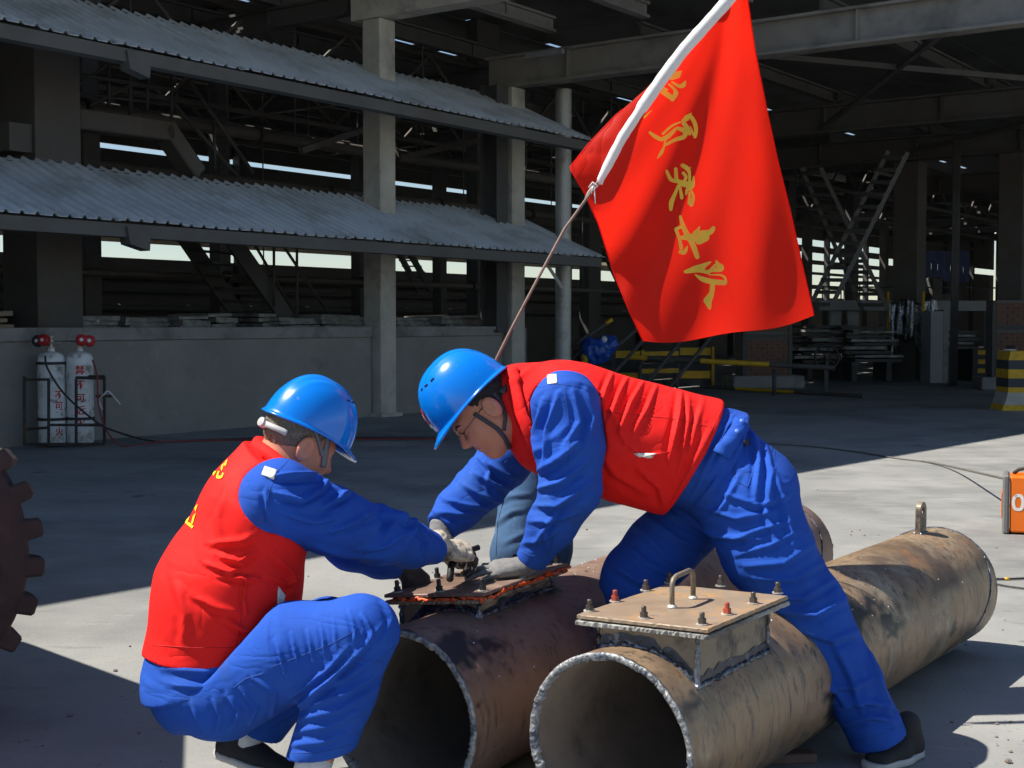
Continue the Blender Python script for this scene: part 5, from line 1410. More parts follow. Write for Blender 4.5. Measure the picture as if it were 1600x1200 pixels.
def shoe(parent, heel, toe, up, m_up=None, S=1.0):
    heel, toe = np.asarray(heel, float), np.asarray(toe, float); f = toe - heel; L_ = np.linalg.norm(f); f /= L_
    up = np.asarray(up, float); up = up - f * (up @ f); up /= np.linalg.norm(up); r_ = np.cross(f, up)
    Fm = np.stack([r_, f, up], 1).astype(np.float32)
    def loc(p): return (p - heel.astype(np.float32)) @ Fm
    def up_fn(p):
        q = loc(p)
        d = etube(q, (0, .035, .035), (0, .12, .033), (1, 0, 0), .036, .042, .040, .036)
        d = smin(d, etube(q, (0, .12, .033), (0, L_ - .045, .022), (1, 0, 0), .044, .042, .036, .026), .03)
        d = smin(d, cone(q, (0, .045, .05), (0, .055, .105), .038, .040), .03)
        return np.maximum(d, -(q[:, 2] - .010))
    def so_fn(p):
        q = loc(p); q2 = q.copy(); q2[:, 2] = .02
        d = etube(q2, (0, .038, .02), (0, .12, .02), (1, 0, 0), .042, .048, .045, .05)
        d = smin(d, etube(q2, (0, .12, .02), (0, L_ - .045, .02), (1, 0, 0), .050, .047, .05, .05), .03)
        return np.maximum(d, np.maximum(q[:, 2] - .022, -q[:, 2]))
    pts = np.array([heel, toe]); lo, hi = pts.min(0) - .16, pts.max(0) + .16
    o = sdf_obj('shoe', up_fn, lo, hi, .006, m_up or M['shoe'], parent); sdf_obj('sole', so_fn, lo, hi, .006, M['sole'], o)
    return o
def around(pts, rmax): pts = np.array(pts); return pts.min(0) - rmax, pts.max(0) + rmax

# ================================================================== WORKER BENDING OVER THE PIPES
YS = (0, 1.0, 0)
A_ws, A_ch, A_nk = P(1088, 712, 4.30), P(880, 655, 4.30), P(812, 640, 4.29)
A_hd = P(757, 641, 4.24); A_F = frame((-.66, -.14, -.74), (-.75, 0, .66))
nearL = [P(1168, 788, 4.20), P(1200, 862, 4.17), P(1266, 952, 4.14), P(1326, 1060, 4.15), P(1382, 1172, 4.16)]; nearLr = [.138, .128, .108, .094, .082]
farL = [P(1085, 806, 4.43), P(1032, 858, 4.40), P(992, 906, 4.36), np.array([.44, 4.37, .36]), np.array([.47, 4.39, .11])]; farLr = [.118, .112, .106, .090, .080]
nearA = [P(884, 634, 4.11), P(890, 700, 4.085), P(891, 765, 4.08), P(863, 818, 4.12), P(829, 876, 4.17)]; nearAr = [.106, .100, .088, .071, .050]
farA = [P(822, 672, 4.50), P(787, 720, 4.48), P(752, 760, 4.45), P(716, 795, 4.40), P(688, 824, 4.34)]; farAr = [.095, .085, .078, .068, .050]
pel = (P(1128, 738, 4.30), P(1170, 768, 4.30))
def A_torso(p, g=0.0):
    d = etube(p, A_ws, A_ch, YS, .195 + g, .205 + g, .178 + g, .168 + g)
    return smin(d, etube(p, A_ch, A_nk, YS, .19 + g, .12 + g, .155 + g, .10 + g), .06)
# body: one continuous figure under the clothes, with head and hands' wrists
hfn = head_sdf(A_hd, A_F, [A_hd - A_F[:, 2] * .07 - A_F[:, 1] * .015, P(800, 652, 4.27), A_nk], [.056, .058, .066], 1.06)
def A_body(p):
    d = A_torso(p, -.03)
    d = smin(d, etube(p, pel[0], pel[1], YS, .15, .15, .13, .13), .05)
    for pts, rs in ((nearL, nearLr), (farL, farLr), (nearA, nearAr), (farA, farAr)): d = smin(d, chain(p, pts, [r_ * .72 for r_ in rs], .02), .03)
    return smin(d, hfn(p), .02)
lo, hi = around(nearL + farL + nearA + farA + [A_hd, A_nk], .16)
# the figure meshed coarsely, the head finely, joined in one mesh
def body_mesh(fn, lo, hi, hc, hd, split_c, split_n):
    pl = lambda p: (p - split_c.astype(np.float32)) @ split_n.astype(np.float32)
    v1, f1 = mesh_sdf(lambda p: np.maximum(fn(p), -pl(p) - .004), lo, hi, hc)
    v2, f2 = mesh_sdf(lambda p: np.maximum(fn(p), pl(p) - .004), hd - .20, hd + .20, .0036)
    return np.concatenate([v1, v2]), np.concatenate([f1, f2 + len(v1)])
nk_n = (A_nk - A_hd) / np.linalg.norm(A_nk - A_hd)
vs_, fs = body_mesh(A_body, lo, hi, .011, A_hd, A_hd + nk_n * .13, nk_n)
wA = mesh_obj('person', vs_, fs, M['skin'], None, True, origin=(1.15, 4.15, 0)); BV[wA.name] = (vs_, fs)
tag(wA, 'worker in red vest and blue helmet bending over the pipe, legs astride', 'person', 'workers in red vests')
# trousers
hemA = px_plane((1335, 1172), (1414, 1144), 4.15, P(1330, 1060, 4.15))
topA = px_plane((1135, 640), (1062, 800), 4.2, P(1250, 850, 4.2))
def A_tr(p):
    d = etube(p, pel[0], pel[1], YS, .185, .18, .165, .155)
    d = smax(smin(d, chain(p, nearL[:2], nearLr[:2], .03), .05), topA(p), .008)
    d = smin(d, chain(p, nearL, nearLr, .03), .05); d = smin(d, chain(p, farL, farLr, .03), .05)
    return smax(d, np.where(p[:, 0] > .75, hemA(p), -1.0), .004)
F = [([(1050, 805), (1120, 838), (1190, 842)], 7, .010), ([(1090, 790), (1150, 810), (1215, 800)], 6, .008), ([(1125, 770), (1185, 790), (1230, 775)], 6, .008),
     ([(1165, 885), (1225, 880), (1270, 850)], 7, .008), ([(1180, 905), (1240, 905), (1285, 880)], 7, .010), ([(1200, 930), (1255, 935), (1305, 905)], 7, .010), ([(1215, 955), (1275, 962), (1325, 935)], 8, .009),
     ([(1140, 640), (1155, 690), (1150, 745)], 6, .009), ([(1172, 660), (1185, 720), (1180, 780)], 6, .010), ([(1195, 690), (1205, 740), (1195, 800), (1215, 850)], 6, .009), ([(1210, 735), (1225, 790), (1240, 850)], 6, .008),
     ([(1135, 720), (1110, 765), (1085, 790)], 6, .007), ([(1160, 735), (1130, 790), (1100, 815)], 6, .007), ([(1130, 850), (1180, 830), (1235, 815)], 5, .007), ([(1150, 868), (1205, 852), (1250, 828)], 5, .006),
     ([(1250, 985), (1300, 1000), (1345, 985)], 9, .006), ([(1262, 1010), (1290, 1060), (1320, 1100)], 7, .008), ([(1300, 1000), (1330, 1060), (1345, 1110)], 8, .006), ([(1355, 1010), (1375, 1070), (1395, 1130)], 7, .006),
     ([(1310, 1105), (1350, 1095), (1390, 1105)], 8, .009), ([(1318, 1130), (1360, 1120), (1400, 1128)], 7, .007), ([(1290, 1075), (1330, 1075), (1370, 1060)], 8, .006),
     ([(1000, 800), (1060, 845), (1110, 860)], 8, .006), ([(985, 815), (1040, 870), (1075, 890)], 8, .006), ([(965, 840), (1010, 880), (1055, 905)], 8, .006), ([(945, 875), (990, 905), (1040, 925)], 8, .006)]
lo, hi = around(nearL + farL + list(pel), .20)
segs = [(nearL[i], nearL[i + 1]) for i in range(4)] + [(farL[i], farL[i + 1]) for i in range(4)]
trA = sdf_obj('trousers', A_tr, lo, hi, .0054, M['blue'], wA, [(a_, w_, h_ * (1.7 if a_[0][1] > 980 else 1)) for a_, w_, h_ in F], [(segs, .0075, 11, 3.2, 21)])
# jacket: torso under the vest and both sleeves
jhem = px_plane((1176, 652), (1098, 812), 4.2, P(900, 650, 4.3))
cufA = plane3(nearA[4], nearA[4] + np.cross(nearA[4] - nearA[3], YS), nearA[4] + np.cross(nearA[4] - nearA[3], np.cross(nearA[4] - nearA[3], YS)), nearA[3])
cufA2 = plane3(farA[4], farA[4] + np.cross(farA[4] - farA[3], YS), farA[4] + np.cross(farA[4] - farA[3], np.cross(farA[4] - farA[3], YS)), farA[3])
A_sl = P(1145, 730, 4.30)
def A_jk(p):
    d = etube(p, A_sl, A_ch, YS, .198, .19, .176, .16); d = smax(d, jhem(p), .006)
    s1 = smax(chain(p, nearA, nearAr, .03), cufA(p), .004); s2 = smax(chain(p, farA, farAr, .03), cufA2(p), .004)
    return smin(smin(d, s1, .03), s2, .03)
F = [([(848, 625), (835, 680), (842, 735)], 6, .009), ([(872, 615), (855, 670), (850, 730)], 6, .009), ([(915, 610), (925, 650), (915, 700)], 7, .009), ([(895, 612), (905, 660), (880, 700)], 6, .007),
     ([(838, 738), (875, 715), (905, 690)], 7, .010), ([(836, 765), (875, 755), (920, 720)], 7, .010), ([(835, 790), (870, 790), (925, 755)], 7, .009), ([(828, 815), (860, 815), (905, 800)], 6, .008), ([(835, 850), (850, 830), (868, 800)], 5, .007), ([(815, 850), (845, 845), (870, 830)], 6, .006), ([(845, 880), (855, 850), (850, 825)], 4, .006),
     ([(760, 722), (790, 742), (812, 748)], 6, .010), ([(740, 738), (775, 760), (805, 765)], 6, .009), ([(720, 755), (750, 775), (790, 785)], 6, .009), ([(695, 780), (725, 790), (770, 795)], 6, .008), ([(680, 800), (715, 805), (745, 802)], 6, .007), ([(748, 715), (765, 735), (760, 760)], 5, .006),
     ([(1150, 660), (1135, 700), (1105, 750)], 6, .006), ([(1145, 650), (1120, 700), (1090, 745)], 5, .006), ([(1125, 690), (1100, 740), (1075, 790)], 6, .006)]
lo, hi = around(nearA + farA + [A_ch, A_sl, A_nk], .21)
segs = [(nearA[i], nearA[i + 1]) for i in range(4)] + [(farA[i], farA[i + 1]) for i in range(4)]
jkA = sdf_obj('jacket', A_jk, lo, hi, .0054, M['blue'], wA, [(a_, w_, h_ * 1.25) for a_, w_, h_ in F], [(segs, .006, 16, 3.5, 33)])
# red vest
vhem = px_plane((1137, 628), (1038, 806), 4.2, P(900, 650, 4.3))
neckcut = P(800, 640, 4.28)
def A_vs(p):
    d = etube(p, P(1100, 716, 4.30), A_ch, YS, .210, .215, .192, .180)
    d = smin(d, etube(p, A_ch, P(818, 628, 4.29), YS, .20, .125, .172, .118), .06)
    d = smin(d, cone(p, P(1030, 770, 4.22), P(965, 745, 4.25), .055, .07), .07)           # hanging front edge
    d = smin(d, cone(p, P(838, 700, 4.25), P(800, 610, 4.27), .055, .060), .05)             # collar roll
    d = smax(d, vhem(p), .004)
    d = smax(d, -(chain(p, nearA[:3], [r_ + .004 for r_ in nearAr[:3]], .03)), .008)
    d = smax(d, -(chain(p, farA[:3], [r_ + .004 for r_ in farAr[:3]], .03)), .008)
    nkd = cone(p, A_hd - A_F[:, 2] * .04, P(822, 655, 4.27), .066, .064)
    return smax(d, -nkd, .006)
F = [([(960, 575), (945, 610), (935, 650)], 5, .009), ([(985, 580), (965, 620), (950, 660)], 5, .010), ([(1010, 588), (985, 630), (965, 680)], 5, .010), ([(1030, 592), (1010, 640), (990, 675)], 5, .009),
     ([(1065, 605), (1060, 650), (1045, 720)], 6, .011), ([(1075, 610), (1075, 660), (1060, 740)], 5, .008), ([(1100, 620), (1085, 670), (1075, 720)], 6, .006), ([(955, 640), (975, 690), (990, 700)], 6, .006),
     ([(935, 700), (960, 740), (1010, 770)], 9, .007), ([(1000, 735), (1030, 760), (1040, 795)], 8, .010), ([(1110, 670), (1085, 720), (1055, 775)], 6, .007), ([(820, 655), (850, 705), (835, 735)], 7, .006), ([(985, 705), (1005, 714), (1040, 708)], 3, .007),
     ([(830, 575), (800, 600), (812, 660)], 6, .007)]
lo, hi = around([P(1140, 640, 4.3), P(1050, 800, 4.3), P(800, 560, 4.3), P(830, 740, 4.3), A_ch], .26)
vsA = sdf_obj('vest', A_vs, lo, hi, .0054, M['red'], wA, F, [([(A_ws, A_ch)], .0045, 9, 3.0, 55)])
# details on the clothes
tV, tJ, tT = bvh_of(vsA), bvh_of(jkA), bvh_of(trA)
ribbon_px('collar', tV, [(800, 578), (806, 610), (818, 655), (840, 712)], .036, M['red'], vsA, .007, .005)
seam_px('side_seam', tV, [(930, 642), (990, 648), (1060, 655), (1112, 668)], .0012, M['red2'], vsA)
seam_px('hem_seam', tV, [(1128, 640), (1095, 705), (1048, 785)], .0012, M['red2'], vsA)
patch_px('pocket_trim', tV, [(990, 708), (1026, 709), (1016, 716), (1000, 714)], M['reflect'], vsA)
seam_px('pocket_seam', tV, [(984, 698), (992, 708), (1010, 714), (1045, 706)], .0016, M['red2'], vsA)
patch_px('shoulder_tape', tJ, [(855, 586), (870, 585), (871, 599), (856, 601)], M['reflect'], jkA)
seam_px('yoke_seam', tJ, [(840, 606), (870, 600), (905, 604), (930, 618)], .0012, M['blue2'], jkA)
seam_px('sleeve_seam', tJ, [(882, 604), (888, 650), (890, 700), (888, 730)], .0012, M['blue2'], jkA)
seam_px('cuff_seam', tJ, [(808, 858), (828, 868), (850, 868)], .0014, M['blue2'], jkA)
seam_px('leg_seam', tT, [(1345, 985), (1370, 1050), (1400, 1120)], .0013, M['blue2'], trA)
seam_px('pocket_seam', tT, [(1140, 728), (1152, 752), (1168, 762), (1176, 740), (1180, 700)], .0016, M['blue2'], trA)
seam_px('hem_seam', tT, [(1334, 1160), (1370, 1150), (1410, 1134)], .0012, M['blue2'], trA)
tJT = bvh_of(jkA, trA)
ribbon_px('waist_tab', tJT, [(1128, 712), (1143, 685), (1160, 660)], .052, M['blue'], jkA, .006, .004)
for p_ in ((1149, 676), (1157, 661)):
    q = cast(tJT, *p_, .009)
    if q is not None: b = MB(); b.lathe([(.001, .003), (.008, .003), (.009, 0), (.009, -.003)], q, 14, axis=(-.3, -.8, .5)); b.build('button', M['button'], jkA, True)
patch_px('waist_tag', tJT, [(1161, 690), (1170, 684), (1172, 694), (1163, 700)], M['black'], trA, .006)
# sock and shoes
b = MB(); b.cyl(P(1380, 1160, 4.16), P(1392, 1192, 4.16), .045, 16); b.build('sock', M['strap'], wA, True)
hz = P(1434, 1190, 4.22); shoe(wA, (hz[0], hz[1], .001), (hz[0] - .20, hz[1] - .165, .001), (0, 0, 1))
shoe(wA, (.50, 4.45, .001), (.36, 4.22, .001), (0, 0, 1))
# head gear
hA = helmet('helmet', A_hd + A_F @ np.array([0, .004, .045]), A_F, wA)
def hair(c, Fm, m_, parent, sc, ymax=.045, zlow=-.035):
    c = np.asarray(c, np.float32); Fm32 = Fm.astype(np.float32)
    def fn(p):
        q = ((p - c) @ Fm32) / sc; x = np.abs(q[:, 0]); qs = np.stack([x, q[:, 1], q[:, 2]], 1)
        d = ellip(q, (0, -.014, .034), (.0795, .100, .101)); d = np.maximum(d, q[:, 1] - ymax - .25 * (q[:, 2]))
        d = np.maximum(d, zlow - q[:, 2] + np.where(q[:, 1] > -.03, .02 + (q[:, 1] + .03) * .9, 0) * 1.0 - np.where(q[:, 1] < -.05, .03, 0))
        d = np.maximum(d, -ellip(qs, (.086, -.006, -.006), (.02, .026, .040)))
        return d * sc
    return sdf_obj('hair', fn, c - .15, c + .15, .0036, m_, parent, hook=lambda v_, f_: v_ + vnormals(v_, f_) * (.003 * (vnoise(v_ * 160, 3) - .5))[:, None])
hair(A_hd, A_F, M['hair'], wA, 1.06)
def Hl(F_, c, x, y, z, sc=1.06): return c + F_ @ (np.array([x, y, z]) * sc)
tH = bvh_of(wA)
ribbon_px('chin_strap', tH, [(741, 646), (758, 657), (778, 670), (788, 683), (795, 700)], .013, M['strap'], hA, .005, .002)
ribbon_px('chin_strap', tH, [(770, 614), (782, 630), (789, 650), (787, 672)], .010, M['strap'], hA, .006, .002)
def band(F_, c, m_, parent, sc, z0, z1, a0, a1, rx=.084, ry=.105, knob=True):
    vs_ = []; n = 40
    for k in range(n + 1):
        a = a0 + (a1 - a0) * k / n
        for z in (z0, z1): vs_.append(c + F_ @ (np.array([rx * math.sin(a), -.012 + ry * math.cos(a), z + .012 * math.cos(a)]) * sc))
    o = mesh_obj('headband', vs_, [(2 * k, 2 * k + 2, 2 * k + 3, 2 * k + 1) for k in range(n)], m_, parent, True); md = o.modifiers.new('t', 'SOLIDIFY'); md.thickness = .003
    if knob:
        b = MB(); q = c + F_ @ (np.array([0, -.118, (z0 + z1) / 2 - .012]) * sc); b.lathe([(.004, -.012), (.013, -.010), (.015, 0), (.013, .010), (.004, .012)], q, 14, axis=tuple(-F_[:, 1] + F_[:, 0] * .25)); b.build('adjusting_knob', m_, parent, True, sharp=40)
band(A_F, A_hd, M['strap'], hA, 1.06, -.002, .014, 2.1, 4.2)
gl = MB()
for sx in (-1, 1):
    ringp = [Hl(A_F, A_hd, sx * .034 + .023 * math.cos(a), .104 - .006 * abs(math.cos(a)), -.002 + .016 * math.sin(a)) for a in np.linspace(0, 2 * math.pi, 21)]
    gl.tube(ringp, .0013, 6, cap=False); gl.tube([Hl(A_F, A_hd, sx * .057, .100, .004), Hl(A_F, A_hd, sx * .076, .06, .008), Hl(A_F, A_hd, sx * .082, -.004, .012)], .0013, 6)
gl.tube([Hl(A_F, A_hd, -.011, .106, .002), Hl(A_F, A_hd, 0, .112, .006), Hl(A_F, A_hd, .011, .106, .002)], .0012, 6)
tag(gl.build('spectacles', M['lens'], None, True, origin='base'), 'thin metal spectacles worn by the bending worker', 'spectacles')
lp = MB(); lp.tube([Hl(A_F, A_hd, -.020, .090, -.060), Hl(A_F, A_hd, -.008, .0985, -.0575), Hl(A_F, A_hd, 0, .100, -.0585), Hl(A_F, A_hd, .008, .0985, -.0575), Hl(A_F, A_hd, .020, .090, -.060)], [.002, .0045, .0045, .0045, .002], 7); lp.build('lips', M['lips'], wA, True)
for sx in (-1, 1):
    eb = MB(); eb.tube([Hl(A_F, A_hd, sx * .014, .101, .022), Hl(A_F, A_hd, sx * .032, .096, .028), Hl(A_F, A_hd, sx * .05, .082, .024)], [.003, .0042, .002], 6); eb.build('eyebrow', M['hair'], wA, True)
    ey = MB(); ey.tube([Hl(A_F, A_hd, sx * .020, .0945, .001), Hl(A_F, A_hd, sx * .032, .0958, .002), Hl(A_F, A_hd, sx * .044, .089, .000)], [.0012, .0022, .0012], 6); ey.build('eyelashes', M['hair'], wA, True)
# hands
fist = [(.12, .10, .08), (.10, .10, .08), (.12, .12, .08), (.16, .14, .1)]
wr = P(822, 884, 4.16); tip_dir = P(728, 897, 4.17) - wr
hand_obj('glove', hand_prims(wr, tip_dir + np.array([0, -.01, .01]), (0.05, -.25, 1.0), 1, fist, .20, 1.04, (.8, .5, -.2)), M['glove1'], wA, (wr + np.array([.022, 0, .014]), wr, .031, .030))
b = MB(); b.tube([P(836, 868, 4.17), P(828, 880, 4.165), P(818, 886, 4.16)], [.034, .031, .029], 16); b.build('bare_wrist', M['skin'], wA, True)
w2 = P(684, 832, 4.33)
hand_obj('glove', hand_prims(w2, np.array([.35, -.1, -.55]), (-.7, -.2, .5), 1, [(.5, .6, .4)] * 4, .03, 1.0), M['glove1'], wA, (farA[4], w2, .036, .030))

# ================================================================== WORKER SQUATTING
B_hip, B_ch, B_nk = P(318, 1060, 3.75), P(402, 800, 3.77), P(432, 715, 3.80)
B_hd = P(466, 692, 3.82); B_F = frame((.72, .50, -.49), (.36, .1, .93))
nL = [P(355, 1080, 3.66), P(462, 1015, 3.56), P(563, 988, 3.50), P(533, 1080, 3.50), P(497, 1190, 3.53)]; nLr = [.126, .120, .092, .086, .084]
fL = [P(335, 1075, 3.90), P(430, 1020, 3.98), P(512, 982, 4.00), P(455, 1075, 3.98), P(395, 1150, 3.95)]; fLr = [.135, .115, .088, .078, .070]
nA = [P(437, 774, 3.62), P(515, 812, 3.74), P(592, 837, 3.86), P(640, 851, 3.95), P(684, 858, 4.03)]; nAr = [.100, .090, .079, .063, .044]
fA = [P(462, 775, 3.98), P(505, 815, 4.08), P(550, 852, 4.16), P(595, 872, 4.19), P(628, 884, 4.21)]; fAr = [.095, .082, .074, .058, .044]
SB = np.array([-.35, .93, 0])
def B_torso(p, g=0.0):
    d = etube(p, B_hip, P(355, 925, 3.76), SB, .185 + g, .195 + g, .160 + g, .172 + g)
    d = smin(d, etube(p, P(355, 925, 3.76), B_ch, SB, .195 + g, .19 + g, .172 + g, .135 + g), .06)
    return smin(d, etube(p, B_ch, B_nk, SB, .17 + g, .09 + g, .115 + g, .08 + g), .06)
hfnB = head_sdf(B_hd, B_F, [B_hd - B_F[:, 2] * .06 - B_F[:, 1] * .02, P(440, 722, 3.81), P(425, 745, 3.80)], [.058, .060, .066], 1.04)
def B_body(p):
    d = B_torso(p, -.03)
    for pts, rs in ((nL, nLr), (fL, fLr), (nA, nAr), (fA, fAr)): d = smin(d, chain(p, pts, [r_ * f_ for r_, f_ in zip(rs, (.55, .72, .72, .6, .45))], .02), .03)
    return smin(d, hfnB(p), .02)
lo, hi = around(nL + fL + nA + fA + [B_hd], .17)
nk_n = (P(425, 745, 3.80) - B_hd); nk_n /= np.linalg.norm(nk_n)
vs_, fs = body_mesh(B_body, lo, hi, .011, B_hd, B_hd + nk_n * .13, nk_n)
wB = mesh_obj('person', vs_, fs, M['skin'], None, True, origin=(-.55, 3.6, 0)); BV[wB.name] = (vs_, fs)
tag(wB, 'worker in red vest and blue helmet squatting at left with arms stretched out', 'person', 'workers in red vests')
hemB = px_plane((436, 1190), (553, 1172), 3.5, P(540, 1050, 3.5)); hemB2 = px_plane((372, 1128), (440, 1160), 3.95, P(470, 1050, 3.95))
topB = px_plane((236, 1078), (440, 1025), 3.75, P(330, 1150, 3.75))
legB = px_plane((292, 1100), (418, 958), 3.6, P(540, 1100, 3.6))
def B_tr(p):
    d = etube(p, P(312, 1075, 3.75), P(332, 1085, 3.75), SB, .192, .185, .138, .120)
    d = smax(d, topB(p), .006)
    a = smax(smax(chain(p, nL, nLr, .035), legB(p), .01), np.where(p[:, 1] < 3.72, hemB(p), -1), .004); c = smax(chain(p, fL, fLr, .03), np.where((p[:, 1] > 3.8) & (p[:, 2] < .45), hemB2(p), -1), .004)
    return smin(smin(d, a, .05), c, .04)
F = [([(430, 1130), (500, 1080), (560, 1020), (600, 975)], 6, .009), ([(455, 1090), (510, 1050), (545, 1010)], 5, .008), ([(480, 1085), (540, 1060), (612, 1010)], 6, .007), ([(475, 1105), (540, 1085), (604, 1045)], 6, .006), ([(465, 1125), (530, 1110), (592, 1075)], 6, .006), ([(458, 1145), (515, 1135), (578, 1105)], 6, .005), ([(450, 1165), (505, 1160), (565, 1135)], 6, .005),
     ([(430, 1000), (440, 1030), (448, 1062)], 4, .006), ([(455, 990), (462, 1020), (468, 1050)], 4, .005), ([(480, 985), (486, 1010), (490, 1035)], 4, .005), ([(500, 975), (506, 1000), (508, 1025)], 4, .005), ([(520, 965), (524, 990), (525, 1010)], 4, .004), ([(545, 955), (555, 985), (552, 1010)], 4, .006), ([(565, 960), (580, 985), (575, 1005)], 4, .006),
     ([(355, 1085), (375, 1110), (360, 1140)], 6, .008), ([(375, 1075), (400, 1105), (390, 1130)], 5, .007), ([(335, 1095), (345, 1120), (335, 1145)], 6, .006), ([(300, 1100), (310, 1125), (318, 1145)], 6, .005), ([(395, 1060), (430, 1080), (425, 1120)], 5, .006), ([(600, 940), (612, 965), (600, 1000)], 6, .004)]
lo, hi = around(nL + fL + [B_hip], .2)
segs = [(nL[i], nL[i + 1]) for i in range(4)] + [(fL[i], fL[i + 1]) for i in range(4)]
trB = sdf_obj('trousers', B_tr, lo, hi, .0054, M['blue'], wB, [(a_, w_, h_ * 1.3) for a_, w_, h_ in F], [(segs, .0055, 13, 3.4, 61)])
jhB = px_plane((238, 1090), (442, 1032), 3.75, P(350, 900, 3.75))
def cuffplane(c): return plane3(c[4], c[4] + np.cross(c[4] - c[3], YS), c[4] + np.cross(c[4] - c[3], np.cross(c[4] - c[3], YS)), c[3])
cB1, cB2 = cuffplane(nA), cuffplane(fA)
def B_jk(p):
    d = smin(B_torso(p, .006), etube(p, P(320, 1080, 3.74), P(327, 1060, 3.74), SB, .202, .198, .166, .164), .03); d = smax(smax(d, jhB(p), .005), px_plane((384, 700), (462, 748), 3.8, P(360, 850, 3.78))(p), .004)
    s1 = smax(chain(p, nA, nAr, .03), cB1(p), .004); s2 = smax(chain(p, fA, fAr, .03), cB2(p), .004)
    return smin(smin(d, s1, .03), s2, .03)
F = [([(425, 745), (465, 745), (500, 742)], 6, .010), ([(430, 770), (470, 782), (500, 765), (515, 748)], 6, .011), ([(500, 795), (525, 780), (545, 768)], 6, .010), ([(440, 800), (490, 815), (530, 808)], 8, .007), ([(415, 770), (420, 800), (430, 825)], 6, .007), ([(520, 830), (555, 815), (585, 800)], 7, .008), ([(600, 800), (615, 815), (600, 840)], 6, .010), ([(620, 800), (645, 820), (640, 845)], 6, .010), ([(560, 860), (600, 855), (640, 830)], 7, .006), ([(650, 825), (668, 845), (664, 868)], 4, .007), ([(480, 850), (540, 868), (600, 872)], 7, .005),
     ([(255, 1045), (320, 1050), (400, 1035)], 8, .005), ([(260, 1070), (330, 1075), (390, 1060)], 7, .004)]
lo, hi = around(nA + fA + [B_hip, B_ch, P(260, 950, 3.76)], .21)
segs = [(nA[i], nA[i + 1]) for i in range(4)] + [(fA[i], fA[i + 1]) for i in range(4)]
jkB = sdf_obj('jacket', B_jk, lo, hi, .0054, M['blue'], wB, [(a_, w_, h_ * 1.7) for a_, w_, h_ in F], [(segs, .0055, 15, 3.4, 71)])
vhB = px_plane((232, 1017), (420, 1025), 3.75, P(350, 850, 3.75))
nkB = px_plane((384, 690), (462, 738), 3.8, P(360, 850, 3.78))
def B_vs(p):
    d = B_torso(p, .018)
    d = smin(d, cone(p, P(408, 728, 3.80), P(424, 716, 3.82), .058, .056), .05)
    d = smax(d, vhB(p), .004)
    d = smax(d, -chain(p, nA[:3], [r_ + .004 for r_ in nAr[:3]], .03), .008); d = smax(d, -chain(p, fA[:3], [r_ + .004 for r_ in fAr[:3]], .03), .008)
    nkd = cone(p, B_hd, P(436, 724, 3.81), .075, .063)
    return smax(smax(d, -nkd, .006), nkB(p), .004)
F = [([(330, 850), (380, 845), (400, 835)], 7, .008), ([(345, 870), (375, 878), (398, 860)], 6, .009), ([(320, 880), (360, 895), (380, 885)], 6, .007), ([(340, 900), (385, 905), (405, 900)], 5, .008), ([(385, 905), (380, 935), (385, 960)], 4, .006), ([(300, 930), (340, 950), (380, 960)], 8, .006), ([(350, 965), (380, 985), (405, 985)], 6, .007), ([(415, 900), (450, 915), (465, 900)], 5, .006), ([(430, 870), (455, 895), (460, 930)], 6, .006), ([(270, 900), (290, 960), (285, 1010)], 10, .005), ([(450, 935), (440, 965), (415, 990)], 6, .008), ([(355, 760), (340, 810), (345, 850)], 9, .005), ([(395, 700), (410, 712), (440, 712)], 4, .006)]
lo, hi = around([B_hip, P(355, 925, 3.76), B_ch, B_nk], .26)
vsB = sdf_obj('vest', B_vs, lo, hi, .0054, M['red'], wB, [(a_, w_, h_ * 1.3) for a_, w_, h_ in F], [([(B_hip, B_ch)], .0035, 9, 3.0, 75)])
tV, tJ, tT = bvh_of(vsB), bvh_of(jkB), bvh_of(trB)
b = MB(); b.tube([P(455, 738, 3.70), P(436, 722, 3.71), P(415, 706, 3.75), P(402, 697, 3.81), P(404, 692, 3.87), P(420, 692, 3.91)], [.014, .018, .020, .021, .020, .015], 12); b.build('collar', M['red'], vsB, True)
seam_px('side_seam', tV, [(382, 900), (378, 940), (374, 985), (366, 1018)], .0013, M['red2'], vsB)
seam_px('hem_seam', tV, [(238, 1008), (300, 1012), (366, 1012)], .0012, M['red2'], vsB)
seam_px('pocket_seam', tV, [(342, 892), (380, 898), (408, 903)], .0015, M['red2'], vsB)
patch_px('pocket_trim', tV, [(434, 916), (445, 930), (441, 955), (431, 968)], M['reflect'], vsB)
patch_px('shoulder_tape', tJ, [(414, 729), (433, 735), (428, 749), (409, 742)], M['reflect'], jkB)
seam_px('yoke_seam', tJ, [(455, 715), (435, 735), (420, 770), (412, 815)], .0012, M['blue2'], jkB)
seam_px('pocket_seam', tT, [(365, 1075), (385, 1060), (412, 1052)], .0016, M['blue2'], trB)
seam_px('knee_seam', tT, [(520, 1000), (560, 1030), (600, 1035)], .0012, M['blue2'], trB)
seam_px('leg_seam', tT, [(425, 1042), (470, 1025), (520, 1005), (555, 985)], .0013, M['blue2'], trB)
seam_px('hem_seam', tT, [(446, 1176), (500, 1176), (548, 1164)], .0012, M['blue2'], trB)
ribbon_px('waist_tab', tJ, [(352, 1052), (380, 1040), (404, 1024)], .034, M['blue'], jkB, .005, .004)
for p_ in ((360, 1048), (340, 1055)):
    q = cast(tJ, *p_, .009)
    if q is not None: b = MB(); b.lathe([(.001, .003), (.007, .003), (.008, 0), (.008, -.003)], q, 14, axis=(0, -1, .1)); b.build('button', M['button'], jkB, True)
